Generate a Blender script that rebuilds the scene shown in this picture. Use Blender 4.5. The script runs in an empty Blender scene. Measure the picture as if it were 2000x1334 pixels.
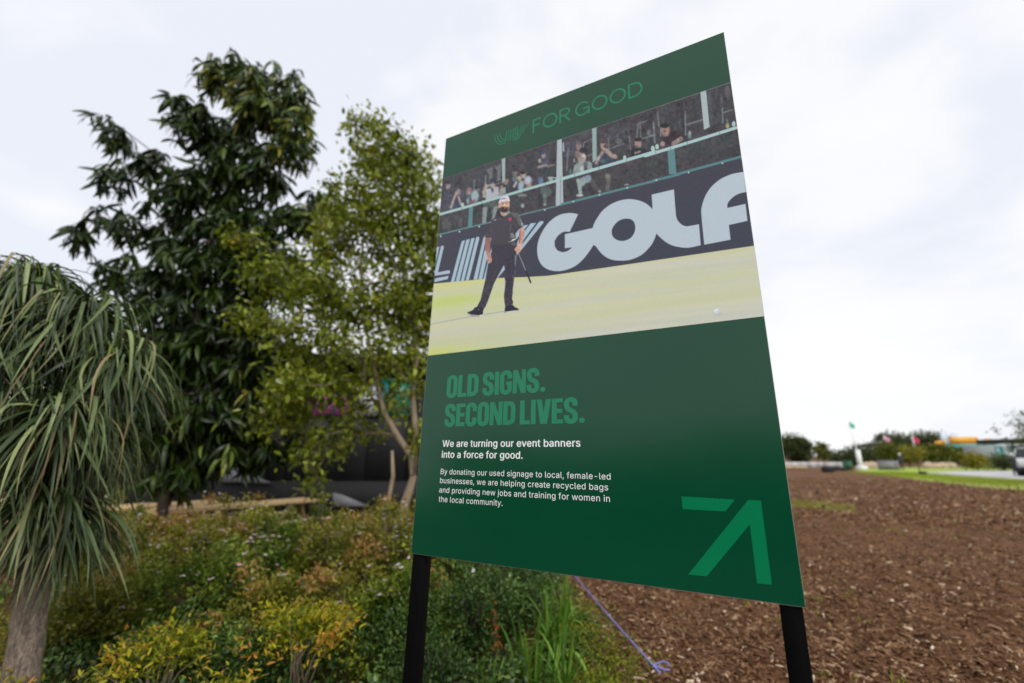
import bpy, math, numpy as np
from mathutils import Vector, Matrix
R = math.radians
rng = np.random.default_rng(11)
S = bpy.context.scene
COL = S.collection

# ------------------------------------------------------------------ camera
CAM_H, PITCH, FPX = 1.6, R(14.4), 867.0          # focal length in photo pixels (2000 wide)
cam_d = bpy.data.cameras.new('camera'); cam = bpy.data.objects.new('camera', cam_d); COL.objects.link(cam)
cam.location = (0, 0, CAM_H); cam.rotation_euler = (R(90) + PITCH, 0, 0)
cam_d.sensor_width = 36; cam_d.lens = 36 * FPX / 2000
cam_d.clip_start = 0.02; cam_d.clip_end = 2000
cam_d.dof.use_dof = True; cam_d.dof.focus_distance = 1.42; cam_d.dof.aperture_fstop = 1.25
S.camera = cam

# ------------------------------------------------------------------ world, sun, exposure
SUN_DIR = Vector((0.25, -0.80, 0.90)).normalized()        # towards the sun
w = bpy.data.worlds.new('World'); S.world = w; w.use_nodes = True
nt = w.node_tree; nt.nodes.clear()
def N(nt, t, **k):
    n = nt.nodes.new(t)
    for a, b in k.items():
        if a.startswith('i_'): n.inputs[a[2:].replace('_', ' ')].default_value = b
        else: setattr(n, a, b)
    return n
sky = N(nt, 'ShaderNodeTexSky', sky_type='NISHITA', sun_disc=False)
sky.sun_elevation = math.asin(SUN_DIR.z); sky.sun_rotation = math.atan2(SUN_DIR.x, SUN_DIR.y)
tc = N(nt, 'ShaderNodeTexCoord')
mp = N(nt, 'ShaderNodeMapping'); mp.inputs['Scale'].default_value = (1, 1, 1.7); mp.inputs['Location'].default_value = (3.1, .4, .2)
n1 = N(nt, 'ShaderNodeTexNoise', i_Scale=1.7, i_Detail=6.0, i_Roughness=0.5, i_Distortion=0.5)
n2 = N(nt, 'ShaderNodeTexNoise', i_Scale=4.5, i_Detail=5.0, i_Roughness=0.55, i_Distortion=0.3)
rp = N(nt, 'ShaderNodeValToRGB')
e = rp.color_ramp.elements
e[0].position = .39; e[0].color = (7.15, 7.4, 8.1, 1); e[1].position = .62; e[1].color = (8.5, 8.5, 8.5, 1)
m_ = rp.color_ramp.elements.new(.5); m_.color = (8.1, 8.2, 8.4, 1)
ad = N(nt, 'ShaderNodeMath', operation='MULTIPLY_ADD'); ad.inputs[1].default_value = .3
mx = N(nt, 'ShaderNodeMix', data_type='RGBA'); mx.inputs[0].default_value = .94
bg = N(nt, 'ShaderNodeBackground'); bg.inputs[1].default_value = .1
ow = N(nt, 'ShaderNodeOutputWorld')
L = nt.links.new
L(tc.outputs['Generated'], mp.inputs[0]); L(mp.outputs[0], n1.inputs['Vector']); L(mp.outputs[0], n2.inputs['Vector'])
sb = N(nt, 'ShaderNodeMath', operation='SUBTRACT'); sb.inputs[1].default_value = .5
L(n2.outputs[0], sb.inputs[0]); L(sb.outputs[0], ad.inputs[0]); L(n1.outputs[0], ad.inputs[2])
L(ad.outputs[0], rp.inputs[0]); L(sky.outputs[0], mx.inputs[6]); L(rp.outputs[0], mx.inputs[7])
L(mx.outputs[2], bg.inputs[0]); L(bg.outputs[0], ow.inputs[0])
sl = bpy.data.lights.new('sun', 'SUN'); sl.energy = 1.8; sl.angle = R(20); sl.color = (1, .975, .935)
so = bpy.data.objects.new('sun', sl); COL.objects.link(so); so.location = (0, 0, 20)
so.rotation_euler = SUN_DIR.to_track_quat('Z', 'Y').to_euler()
S.view_settings.view_transform = 'Standard'; S.view_settings.look = 'None'
S.view_settings.exposure = 0.3; S.view_settings.gamma = 1; S.view_settings.use_curve_mapping = False
S.render.engine = 'CYCLES'
S.cycles.use_denoising = True; S.cycles.max_bounces = 7; S.cycles.transparent_max_bounces = 8
S.cycles.sample_clamp_indirect = 6; S.cycles.caustics_reflective = False; S.cycles.caustics_refractive = False

# ------------------------------------------------------------------ helpers
def ray(px, py):
    c, e_ = (px - 1000) / FPX, (667 - py) / FPX
    return np.array([c, math.cos(PITCH) - e_ * math.sin(PITCH), math.sin(PITCH) + e_ * math.cos(PITCH)])
def at(px, py, D):                       # the point at forward distance D seen through photo pixel (px, py)
    r = ray(px, py); return r * (D / r[1]) + np.array([0, 0, CAM_H])
def ground_at(px, py):
    r = ray(px, py); return r * (CAM_H / -r[2]) + np.array([0, 0, CAM_H])
def ppm(px, py, D):                      # metres per photo pixel at that place
    r = ray(px, py); return D / r[1] / FPX

def tag(o, label=None, cat=None, group=None, kind=None):
    if label: o['label'] = label
    if cat: o['category'] = cat
    if group: o['group'] = group
    if kind: o['kind'] = kind
    return o
def empty(name, loc, label, cat, group=None):
    o = bpy.data.objects.new(name, None); COL.objects.link(o); o.location = loc; o.empty_display_size = .2
    return tag(o, label, cat, group)
def link(name, me, parent=None, loc=None):
    o = bpy.data.objects.new(name, me); COL.objects.link(o)
    if parent is not None: o.parent = parent
    if loc is not None: o.location = loc
    return o
def mesh(name, V, F, mats, tone=None, smooth=False, mi=None, uv=None):
    """V (n,3); F a list of index arrays (m,k); tone per vertex"""
    V = np.asarray(V, np.float32)
    if not isinstance(F, list): F = [F]
    F = [np.asarray(f, np.int32) for f in F if len(f)]
    me = bpy.data.meshes.new(name)
    me.vertices.add(len(V)); me.vertices.foreach_set('co', V.ravel())
    loops = np.concatenate([f.ravel() for f in F]); tot = np.concatenate([np.full(len(f), f.shape[1], np.int32) for f in F])
    me.loops.add(len(loops)); me.loops.foreach_set('vertex_index', loops)
    me.polygons.add(len(tot)); st = np.concatenate([[0], np.cumsum(tot)[:-1]]).astype(np.int32)
    me.polygons.foreach_set('loop_start', st)
    try: me.polygons.foreach_set('loop_total', tot)
    except Exception: pass
    if mi is not None: me.polygons.foreach_set('material_index', np.asarray(mi, np.int32))
    me.update(calc_edges=True)
    if smooth: me.polygons.foreach_set('use_smooth', np.ones(len(tot), bool))
    if tone is not None:
        a = me.attributes.new('tone', 'FLOAT', 'POINT'); a.data.foreach_set('value', np.asarray(tone, np.float32))
    if uv is not None:
        l = me.uv_layers.new(name='uv'); l.data.foreach_set('uv', np.asarray(uv, np.float32)[loops].ravel())
    for m in (mats if isinstance(mats, (list, tuple)) else [mats]): me.materials.append(m)
    me.validate(); return me
class MB:                                # collects boxes, prisms and tubes into one mesh
    def __init__(s): s.V = []; s.Q = []; s.T = []; s.n = 0
    def add(s, V, Q=(), T=()):
        V = np.asarray(V, float)
        if len(Q): s.Q.append(np.asarray(Q) + s.n)
        if len(T): s.T.append(np.asarray(T) + s.n)
        s.V.append(V); s.n += len(V); return s
    def box(s, c, d, rz=0., ry=0., rx=0.):
        x, y, z = [k / 2 for k in d]
        v = np.array([(-x, -y, -z), (x, -y, -z), (x, y, -z), (-x, y, -z), (-x, -y, z), (x, -y, z), (x, y, z), (-x, y, z)])
        M = np.array(Matrix.Rotation(rz, 3, 'Z') @ Matrix.Rotation(ry, 3, 'Y') @ Matrix.Rotation(rx, 3, 'X'))
        return s.add(v @ M.T + np.asarray(c), [(0, 3, 2, 1), (4, 5, 6, 7), (0, 1, 5, 4), (1, 2, 6, 5), (2, 3, 7, 6), (3, 0, 4, 7)])
    def tube(s, pts, rad, k=7, wob=0., cap=True):
        pts = np.asarray(pts, float); n = len(pts); rad = np.broadcast_to(np.asarray(rad, float), (n,))
        t = np.gradient(pts, axis=0); t /= np.linalg.norm(t, axis=1)[:, None] + 1e-9
        ref = np.array([0, 0, 1.]) if abs(t[0][2]) < .8 else np.array([1., 0, 0])
        V = []
        for i in range(n):
            a = np.cross(t[i], ref); a /= np.linalg.norm(a) + 1e-9; b = np.cross(t[i], a); ref = -np.cross(t[i], a) if False else ref
            for j in range(k):
                th = 2 * math.pi * j / k; rr = rad[i] * (1 + (wob * rng.uniform(-1, 1) if wob else 0))
                V.append(pts[i] + rr * (a * math.cos(th) + b * math.sin(th)))
        Q = [(i * k + j, i * k + (j + 1) % k, (i + 1) * k + (j + 1) % k, (i + 1) * k + j) for i in range(n - 1) for j in range(k)]
        T = []
        if cap:
            V += [pts[0], pts[-1]]
            T = [(n * k, (j + 1) % k, j) for j in range(k)] + [(n * k + 1, (n - 1) * k + j, (n - 1) * k + (j + 1) % k) for j in range(k)]
        return s.add(V, Q, T)
    def prism(s, poly, h0, h1):          # poly in xy, from z=h0 to h1
        n = len(poly); V = [(x, y, h0) for x, y in poly] + [(x, y, h1) for x, y in poly]
        Q = [(i, (i + 1) % n, n + (i + 1) % n, n + i) for i in range(n)]
        T = [(0, i + 1, i) for i in range(1, n - 1)] + [(n, n + i, n + i + 1) for i in range(1, n - 1)]
        return s.add(V, Q, T)
    def out(s, name, mat, parent=None, smooth=False, rel=None, kind=None):
        V = np.concatenate(s.V)
        if rel is not None: V = V - np.asarray(rel)
        F = ([np.concatenate(s.Q)] if s.Q else []) + ([np.concatenate(s.T)] if s.T else [])
        o = link(name, mesh(name, V, F, mat, smooth=smooth), parent)
        if kind: o['kind'] = kind
        return o

# ------------------------------------------------------------------ materials
def newmat(name):
    m = bpy.data.materials.new(name); m.use_nodes = True
    nt = m.node_tree; b = nt.nodes['Principled BSDF']; return m, nt, b
def plain(name, col, rough=.6, var=.12, scale=6., bump=0., metal=0., spec=.5, bscale=None, stretch=None):
    m, nt, b = newmat(name)
    b.inputs['Roughness'].default_value = rough; b.inputs['Metallic'].default_value = metal
    b.inputs['Specular IOR Level'].default_value = spec
    tc = N(nt, 'ShaderNodeTexCoord'); no = N(nt, 'ShaderNodeTexNoise', i_Scale=scale, i_Detail=6.0, i_Roughness=.6)
    src = tc.outputs['Object']
    if stretch:
        mp = N(nt, 'ShaderNodeMapping'); mp.inputs['Scale'].default_value = stretch
        nt.links.new(src, mp.inputs[0]); src = mp.outputs[0]
    r = N(nt, 'ShaderNodeValToRGB'); e = r.color_ramp.elements
    e[0].position = .3; e[0].color = (*[c * (1 - var) for c in col], 1); e[1].position = .7; e[1].color = (*[min(1, c * (1 + var)) for c in col], 1)
    nt.links.new(src, no.inputs['Vector']); nt.links.new(no.outputs[0], r.inputs[0]); nt.links.new(r.outputs[0], b.inputs['Base Color'])
    if bump:
        bn = N(nt, 'ShaderNodeTexNoise', i_Scale=bscale or scale * 4, i_Detail=5.0); bu = N(nt, 'ShaderNodeBump'); bu.inputs['Strength'].default_value = bump
        bu.inputs['Distance'].default_value = .02
        nt.links.new(src, bn.inputs['Vector']); nt.links.new(bn.outputs[0], bu.inputs['Height']); nt.links.new(bu.outputs[0], b.inputs['Normal'])
    return m
def leafmat(name, cols, rough=.45, transl=.3, objinfo=False, spec=.2):
    """colour by a random tone per leaf; cols = [(pos, rgb), ...]"""
    m, nt, b = newmat(name)
    if objinfo: a = N(nt, 'ShaderNodeObjectInfo').outputs['Random']
    else: a = N(nt, 'ShaderNodeAttribute', attribute_name='tone').outputs['Fac']
    r = N(nt, 'ShaderNodeValToRGB'); cr = r.color_ramp
    while len(cr.elements) < len(cols): cr.elements.new(.5)
    for k, (p, c) in enumerate(cols): cr.elements[k].position = p; cr.elements[k].color = (*c, 1)
    nt.links.new(a, r.inputs[0])
    no = N(nt, 'ShaderNodeTexNoise', i_Scale=30.0, i_Detail=2.0)
    tc = N(nt, 'ShaderNodeTexCoord'); nt.links.new(tc.outputs['Object'], no.inputs['Vector'])
    hs = N(nt, 'ShaderNodeHueSaturation'); mr = N(nt, 'ShaderNodeMapRange'); mr.inputs['To Min'].default_value = .75; mr.inputs['To Max'].default_value = 1.25
    nt.links.new(no.outputs[0], mr.inputs[0]); nt.links.new(mr.outputs[0], hs.inputs['Value']); nt.links.new(r.outputs[0], hs.inputs['Color'])
    nt.links.new(hs.outputs[0], b.inputs['Base Color'])
    b.inputs['Roughness'].default_value = rough; b.inputs['Specular IOR Level'].default_value = spec
    tr = N(nt, 'ShaderNodeBsdfTranslucent'); mxs = N(nt, 'ShaderNodeMixShader'); mxs.inputs[0].default_value = transl
    out = nt.nodes['Material Output']
    nt.links.new(hs.outputs[0], tr.inputs[0]); nt.links.new(b.outputs[0], mxs.inputs[1]); nt.links.new(tr.outputs[0], mxs.inputs[2]); nt.links.new(mxs.outputs[0], out.inputs[0])
    return m
BARK = plain('bark', (.15, .115, .085), .85, .45, 9, .8, bscale=30, stretch=(3, 3, .6))
BARK_PALE = plain('pale_bark', (.27, .205, .135), .8, .3, 8, .6, bscale=25, stretch=(3, 3, .6))
TWIG = plain('twig', (.10, .07, .045), .8, .35, 12)

# ------------------------------------------------------------------ leaf machinery
def leaf_small(w=.45, fold=.25, tipdrop=.12):      # unit length along +x, 6 vertices
    V = np.array([(0, 0, 0), (.32, w / 2, fold * w * .5), (.70, w * .36, fold * w * .3 - tipdrop * .5), (1, 0, -tipdrop), (.70, -w * .36, fold * w * .3 - tipdrop * .5), (.32, -w / 2, fold * w * .5)], float)
    return V, np.array([(0, 1, 2, 3), (0, 3, 4, 5)])
def leaf_strip(n, width, d0, grav, wprof, fold=.3, kink=None, drift=(0, 0, -1)):
    """a strap leaf from the origin: initial direction d0 (unit length in total), bending by gravity"""
    d = np.array(d0, float); d /= np.linalg.norm(d); p = np.zeros(3); P = [p.copy()]; Ds = [d.copy()]
    g = np.array(drift, float)
    for i in range(n):
        if kink and i == kink[0]: d = d + np.array([0, 0, -kink[1]])
        d = d + g * grav / n * (1 + i * .25); d /= np.linalg.norm(d); p = p + d / n; P.append(p.copy()); Ds.append(d.copy())
    V = []; hor = np.cross(np.array([0, 0, 1.]), d0); hor = hor / (np.linalg.norm(hor) + 1e-6) if np.linalg.norm(hor) > .05 else np.array([0, 1., 0])
    for i in range(n + 1):
        wd = width * wprof(i / n) / 2; up = np.cross(Ds[i], hor); up /= np.linalg.norm(up) + 1e-9
        V += [P[i] + hor * wd + up * wd * fold, P[i], P[i] - hor * wd + up * wd * fold]
    Q = []
    for i in range(n):
        a = 3 * i; Q += [(a, a + 1, a + 4, a + 3), (a + 1, a + 2, a + 5, a + 4)]
    return np.array(V), np.array(Q)
def frames(D, up=(0, 0, 1), roll=None):
    """rotation matrices whose x axis is D (n,3) and z axis close to up, rolled"""
    D = D / (np.linalg.norm(D, axis=1)[:, None] + 1e-9); U = np.broadcast_to(np.asarray(up, float), D.shape)
    Y = np.cross(U, D); l = np.linalg.norm(Y, axis=1)[:, None]; Y = np.where(l < 1e-3, np.array([0, 1., 0]), Y / (l + 1e-9)); Z = np.cross(D, Y)
    if roll is not None:
        c, s = np.cos(roll)[:, None], np.sin(roll)[:, None]; Y, Z = Y * c + Z * s, Z * c - Y * s
    return np.stack([D, Y, Z], axis=2)
def merged(base, Rm, P, Sc):
    V0, Q0 = base; n = len(P)
    Sc = np.asarray(Sc); Sc = Sc[:, None] * np.ones(3) if Sc.ndim == 1 else Sc
    V = np.einsum('nij,nvj->nvi', Rm, V0[None] * Sc[:, None, :]) + P[:, None, :]
    Q = Q0[None] + (np.arange(n) * len(V0))[:, None, None]
    return V.reshape(-1, 3), Q.reshape(-1, Q0.shape[1])
def leaves(root, variants, vi, Rm, P, Sc, mat, mat_obj=None, nobj=0, tone=None, name='foliage', stuff=True):
    """the nobj leaves nearest the camera become objects sharing meshes, the rest one part"""
    rel = np.array(root.location); P = np.asarray(P); n = len(P)
    Sc = np.asarray(Sc, float); Sc3 = Sc[:, None] * np.ones(3) if Sc.ndim == 1 else Sc
    single = np.zeros(n, bool)
    if nobj:
        d = np.linalg.norm(P - np.array([0, 0, CAM_H]), axis=1)
        C = P - np.array([0, 0, CAM_H]); dep = C[:, 1] * math.cos(PITCH) + C[:, 2] * math.sin(PITCH)
        px = 1000 + FPX * C[:, 0] / dep; py = 667 - FPX * (-C[:, 1] * math.sin(PITCH) + C[:, 2] * math.cos(PITCH)) / dep
        d = d + np.where((px < -20) | (px > 2020) | (py < -20) | (py > 1360), 100, 0)
        single[np.argsort(d)[:nobj]] = True
        vm = [mesh('leaf', V, Q, mat_obj, smooth=True) for V, Q in variants]
        for i in np.nonzero(single)[0]:
            o = bpy.data.objects.new('leaf', vm[vi[i]]); COL.objects.link(o); o.parent = root
            M = np.eye(4); M[:3, :3] = Rm[i] * Sc3[i][None, :]; M[:3, 3] = P[i] - rel
            o.matrix_local = Matrix(M.tolist())
    Vs = []; Qs = []; Ts = []; off = 0
    if tone is None: tone = rng.random(n)
    for k, b in enumerate(variants):
        s = (vi == k) & ~single
        if not s.any(): continue
        V, Q = merged(b, Rm[s], P[s] - rel, Sc3[s]); Vs.append(V); Qs.append(Q + off); off += len(V)
        Ts.append(np.repeat(tone[s], len(b[0])))
    if Vs:
        o = link(name, mesh(name, np.concatenate(Vs), np.concatenate(Qs), mat, tone=np.concatenate(Ts), smooth=True), root)
        if stuff: o['kind'] = 'stuff'
        return o
def unit(n, up=0.):
    v = rng.normal(size=(n, 3)); v[:, 2] += up; return v / np.linalg.norm(v, axis=1)[:, None]
def skeleton(seedpts, targets, jit=.06):
    """join every target to the nearest node of a growing skeleton; returns nodes, parent index, load"""
    nodes = [np.array(p) for p, _ in seedpts]; par = [q for _, q in seedpts]
    order = np.argsort([min(np.linalg.norm(t - s) for s in nodes) for t in targets])
    for k in order:
        t = targets[k]; A = np.array(nodes); dd = np.linalg.norm(A - t, axis=1) + .35 * np.maximum(0, A[:, 2] - t[2])
        j = int(np.argmin(dd)); base = nodes[j]; ln = np.linalg.norm(t - base); m = max(1, int(ln / .35)); last = j
        for q in range(1, m + 1):
            f = q / m; p = base + (t - base) * f + np.array([0, 0, .12 * ln * math.sin(math.pi * f)]) + (rng.normal(size=3) * jit * ln * .3 if q < m else 0)
            nodes.append(p); par.append(last); last = len(nodes) - 1
    load = np.ones(len(nodes))
    for i in range(len(nodes) - 1, 0, -1):
        if par[i] >= 0: load[par[i]] += load[i]
    return np.array(nodes), par, load
def branch_mesh(mb, nodes, par, load, r0=.004, ex=.42, start=0, k=5):
    for i in range(start, len(nodes)):
        if par[i] < 0: continue
        r1 = r0 * load[i] ** ex; r_ = min(r0 * load[par[i]] ** ex, r1 * 1.5)
        mb.tube([nodes[par[i]], nodes[i]], [r_, r1], k, cap=False)

# ------------------------------------------------------------------ the sign
CORN = [(871, 271), (1414, 62), (1574, 1187), (803, 1081)]
rr = [ray(*p) for p in CORN]
dd = np.linalg.solve(np.array([rr[0], -rr[1], rr[2]]).T, rr[3])
QQ = [dd[0] * rr[0], dd[1] * rr[1], dd[2] * rr[2], rr[3]]
SW = 1.22; sc_ = SW / np.linalg.norm(QQ[2] - QQ[3])
QQ = [q * sc_ + np.array([0, 0, CAM_H]) for q in QQ]
BL = QQ[3]; U = (QQ[2] - BL) / SW; SH = float(np.linalg.norm(QQ[0] - BL)); Vv = (QQ[0] - BL) / SH; Nn = np.cross(U, Vv)
EYE = np.array([0, 0, CAM_H])
def uv_of(px, py):                      # where on the board a photo pixel falls
    r = ray(px, py); t = np.dot(BL - EYE, Nn) / np.dot(r, Nn); p = EYE + r * t - BL; return np.array([p @ U, p @ Vv])
def on_sign(u, v, n=0.): return BL + U * u + Vv * v + Nn * n
base_pt = on_sign(SW / 2, 0); base_pt = np.array([base_pt[0], base_pt[1], 0.])
sign = empty('information_sign', base_pt, 'tall green printed board on two black posts, golfer photo and white text', 'sign')
def flat(name, polys, mat, n0, dn=.00001, closed=True):
    """flat shapes on the board: list of (verts uv, faces)"""
    Vs = []; Q = []; T = []; off = 0
    for k, (P2, F) in enumerate(polys):
        for p in P2: Vs.append(on_sign(p[0], p[1], n0 + k * dn) - base_pt)
        for f in F: (Q if len(f) == 4 else T).append([i + off for i in f])
        off += len(P2)
    return link(name, mesh(name, np.array(Vs), ([np.array(Q)] if Q else []) + ([np.array(T)] if T else []), mat), sign)

VINYL_ROUGH = .17
def vinyl(name, col, rough=VINYL_ROUGH):
    m, nt, b = newmat(name)
    b.inputs['Base Color'].default_value = (*col, 1); b.inputs['Roughness'].default_value = rough
    b.inputs['Specular IOR Level'].default_value = .46
    tc = N(nt, 'ShaderNodeTexCoord'); no = N(nt, 'ShaderNodeTexNoise', i_Scale=3.0, i_Detail=8.0, i_Roughness=.65)
    mr = N(nt, 'ShaderNodeMapRange'); mr.inputs['To Min'].default_value = rough - .03; mr.inputs['To Max'].default_value = rough + .05
    nt.links.new(tc.outputs['Object'], no.inputs['Vector']); nt.links.new(no.outputs[0], mr.inputs[0]); nt.links.new(mr.outputs[0], b.inputs['Roughness'])
    n3 = N(nt, 'ShaderNodeTexNoise', i_Scale=4.0, i_Detail=2.0); bu = N(nt, 'ShaderNodeBump'); bu.inputs['Strength'].default_value = .2; bu.inputs['Distance'].default_value = .004
    nt.links.new(tc.outputs['Object'], n3.inputs['Vector']); nt.links.new(n3.outputs[0], bu.inputs['Height']); nt.links.new(bu.outputs[0], b.inputs['Normal'])
    n4 = N(nt, 'ShaderNodeTexNoise', i_Scale=2.2, i_Detail=4.0); mr2 = N(nt, 'ShaderNodeMapRange'); mr2.inputs['To Min'].default_value = .9; mr2.inputs['To Max'].default_value = 1.1
    hs = N(nt, 'ShaderNodeHueSaturation'); hs.inputs['Color'].default_value = (*col, 1)
    nt.links.new(tc.outputs['Object'], n4.inputs['Vector']); nt.links.new(n4.outputs[0], mr2.inputs[0]); nt.links.new(mr2.outputs[0], hs.inputs['Value']); nt.links.new(hs.outputs[0], b.inputs['Base Color'])
    return m
GREEN = vinyl('board_green', (.0004, .060, .025)); EDGE = plain('board_edge', (.55, .55, .5), .5)
LIGHTGREEN = vinyl('print_green', (.001, .185, .068)); WHITE_INK = vinyl('print_white', (.86, .88, .87))
TITLE_GREEN = vinyl('title_green', (.002, .205, .092))
mb = MB()
T_ = .006
cor = [on_sign(a * SW, b * SH, n) for n in (-T_, 0) for a, b in ((0, 0), (1, 0), (1, 1), (0, 1))]
mb.add(np.array(cor), [(0, 3, 2, 1), (4, 5, 6, 7), (0, 1, 5, 4), (1, 2, 6, 5), (2, 3, 7, 6), (3, 0, 4, 7)])
board = mb.out('board', EDGE, sign, rel=base_pt)
i_ = .0011
flat('printed_face', [(np.array([(i_, i_), (SW - i_, i_), (SW - i_, SH - i_), (i_, SH - i_)]), [(0, 1, 2, 3)])], GREEN, .0003)
POST = plain('black_post', (.0035, .0035, .004), .6, .3, 20, spec=.12)
for u0 in (.0285, SW - .031):
    a = on_sign(u0, SH - .05, -T_ - .024); b = on_sign(u0, 0, -T_ - .024); dz = (b - a); foot = b + dz / -dz[2] * (b[2] + .12)
    m = MB(); hw = .0245
    c8 = [p + U * sx * hw + Nn * sy * .023 for p in (foot, a) for sx, sy in ((-1, -1), (1, -1), (1, 1), (-1, 1))]
    m.add(np.array(c8), [(0, 3, 2, 1), (4, 5, 6, 7), (0, 1, 5, 4), (1, 2, 6, 5), (2, 3, 7, 6), (3, 0, 4, 7)])
    m.out('post', POST, sign, rel=base_pt)

# ---- the printed photograph, drawn in numpy in the outline's own picture space, then laid onto the board plane
OX, OY, KS = 825, 150, 2.0
CW, CH = int(680 * KS), int(556 * KS)
cv = np.zeros((CH, CW, 3), np.float32)
def Z(ox, oy, s): return lambda pts: [(ox + x / s, oy + y / s) for x, y in pts]
def mask_poly(pts, soft=0):
    p = (np.array(pts) - (OX, OY)) * KS
    x0, y0 = np.maximum(np.floor(p.min(0)).astype(int) - 3, 0); x1, y1 = np.ceil(p.max(0)).astype(int) + 3
    x1 = min(x1, CW); y1 = min(y1, CH)
    if x1 <= x0 or y1 <= y0: return None
    acc = 0
    for ax, ay in ((.25, .25), (.75, .25), (.25, .75), (.75, .75)):
        X, Y = np.meshgrid(np.arange(x0, x1) + ax, np.arange(y0, y1) + ay); ins = np.zeros(X.shape, bool)
        for (ax_, ay_), (bx, by) in zip(p, np.roll(p, -1, axis=0)):
            if ay_ == by: continue
            c = ((ay_ > Y) != (by > Y)) & (X < (bx - ax_) * (Y - ay_) / (by - ay_) + ax_); ins ^= c
        acc = acc + ins
    return (x0, y0, x1, y1), acc / 4.
def put(box_, m, col, a=1.):
    x0, y0, x1, y1 = box_; m = (m * a)[..., None]; c = np.array(col, np.float32)
    cv[y0:y1, x0:x1] = cv[y0:y1, x0:x1] * (1 - m) + c * m
def poly(pts, col, a=1.):
    r = mask_poly(pts)
    if r: put(*r, col, a)
def smooth(pts, lim=34):
    P = np.array(pts, float); n = len(P); a = P - np.roll(P, 1, 0); b = np.roll(P, -1, 0) - P
    ang = np.degrees(np.abs(np.arctan2(a[:, 0] * b[:, 1] - a[:, 1] * b[:, 0], (a * b).sum(1)))); sharp = ang > lim; out = []
    for i in range(n):
        p0, p1, p2, p3 = P[i - 1], P[i], P[(i + 1) % n], P[(i + 2) % n]; d = np.linalg.norm(p2 - p1)
        m1 = (p2 - p1) if sharp[i] else (p2 - p0) / (np.linalg.norm(p2 - p1) + np.linalg.norm(p1 - p0)) * d
        m2 = (p2 - p1) if sharp[(i + 1) % n] else (p3 - p1) / (np.linalg.norm(p3 - p2) + np.linalg.norm(p2 - p1)) * d
        for t in (0, .2, .4, .6, .8):
            out.append((2 * t ** 3 - 3 * t * t + 1) * p1 + (t ** 3 - 2 * t * t + t) * m1 + (3 * t * t - 2 * t ** 3) * p2 + (t ** 3 - t * t) * m2)
    return out
def ell(cx, cy, rx, ry, col, a=1., soft=.35):
    cx = (cx - OX) * KS; cy = (cy - OY) * KS; rx *= KS; ry *= KS
    x0, y0 = max(0, int(cx - rx * 1.6)), max(0, int(cy - ry * 1.6)); x1, y1 = min(CW, int(cx + rx * 1.6) + 2), min(CH, int(cy + ry * 1.6) + 2)
    if x1 <= x0 or y1 <= y0: return
    X, Y = np.meshgrid(np.arange(x0, x1) + .5, np.arange(y0, y1) + .5); d = np.sqrt(((X - cx) / rx) ** 2 + ((Y - cy) / ry) ** 2)
    put((x0, y0, x1, y1), np.clip((1 + soft / 2 - d) / soft, 0, 1), col, a)
def line(pts, wd, col, a=1., soft=1.):
    P = (np.array(pts) - (OX, OY)) * KS; h = wd * KS / 2; pad = h + soft * KS + 2
    x0, y0 = np.maximum((P.min(0) - pad).astype(int), 0); x1, y1 = (P.max(0) + pad).astype(int) + 1; x1 = min(x1, CW); y1 = min(y1, CH)
    if x1 <= x0 or y1 <= y0: return
    X, Y = np.meshgrid(np.arange(x0, x1) + .5, np.arange(y0, y1) + .5); d = np.full(X.shape, 1e9)
    for A, B in zip(P[:-1], P[1:]):
        AB = B - A; t = np.clip(((X - A[0]) * AB[0] + (Y - A[1]) * AB[1]) / (AB @ AB + 1e-9), 0, 1)
        d = np.minimum(d, np.hypot(X - A[0] - t * AB[0], Y - A[1] - t * AB[1]))
    s = soft * KS; put((x0, y0, x1, y1), np.clip((h + s / 2 - d) / s, 0, 1), col, a)
def gblur(img, s):
    k = int(3 * s) + 1; g = np.exp(-.5 * (np.arange(-k, k + 1) / s) ** 2); g /= g.sum()
    for ax in (0, 1):
        pad = [(0, 0)] * img.ndim; pad[ax] = (k, k); q = np.pad(img, pad, mode='edge'); out = 0
        for j, wg in enumerate(g):
            sl_ = [slice(None)] * img.ndim; sl_[ax] = slice(j, j + img.shape[ax]); out = out + q[tuple(sl_)] * wg
        img = out
    return img.astype(np.float32)
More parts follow.
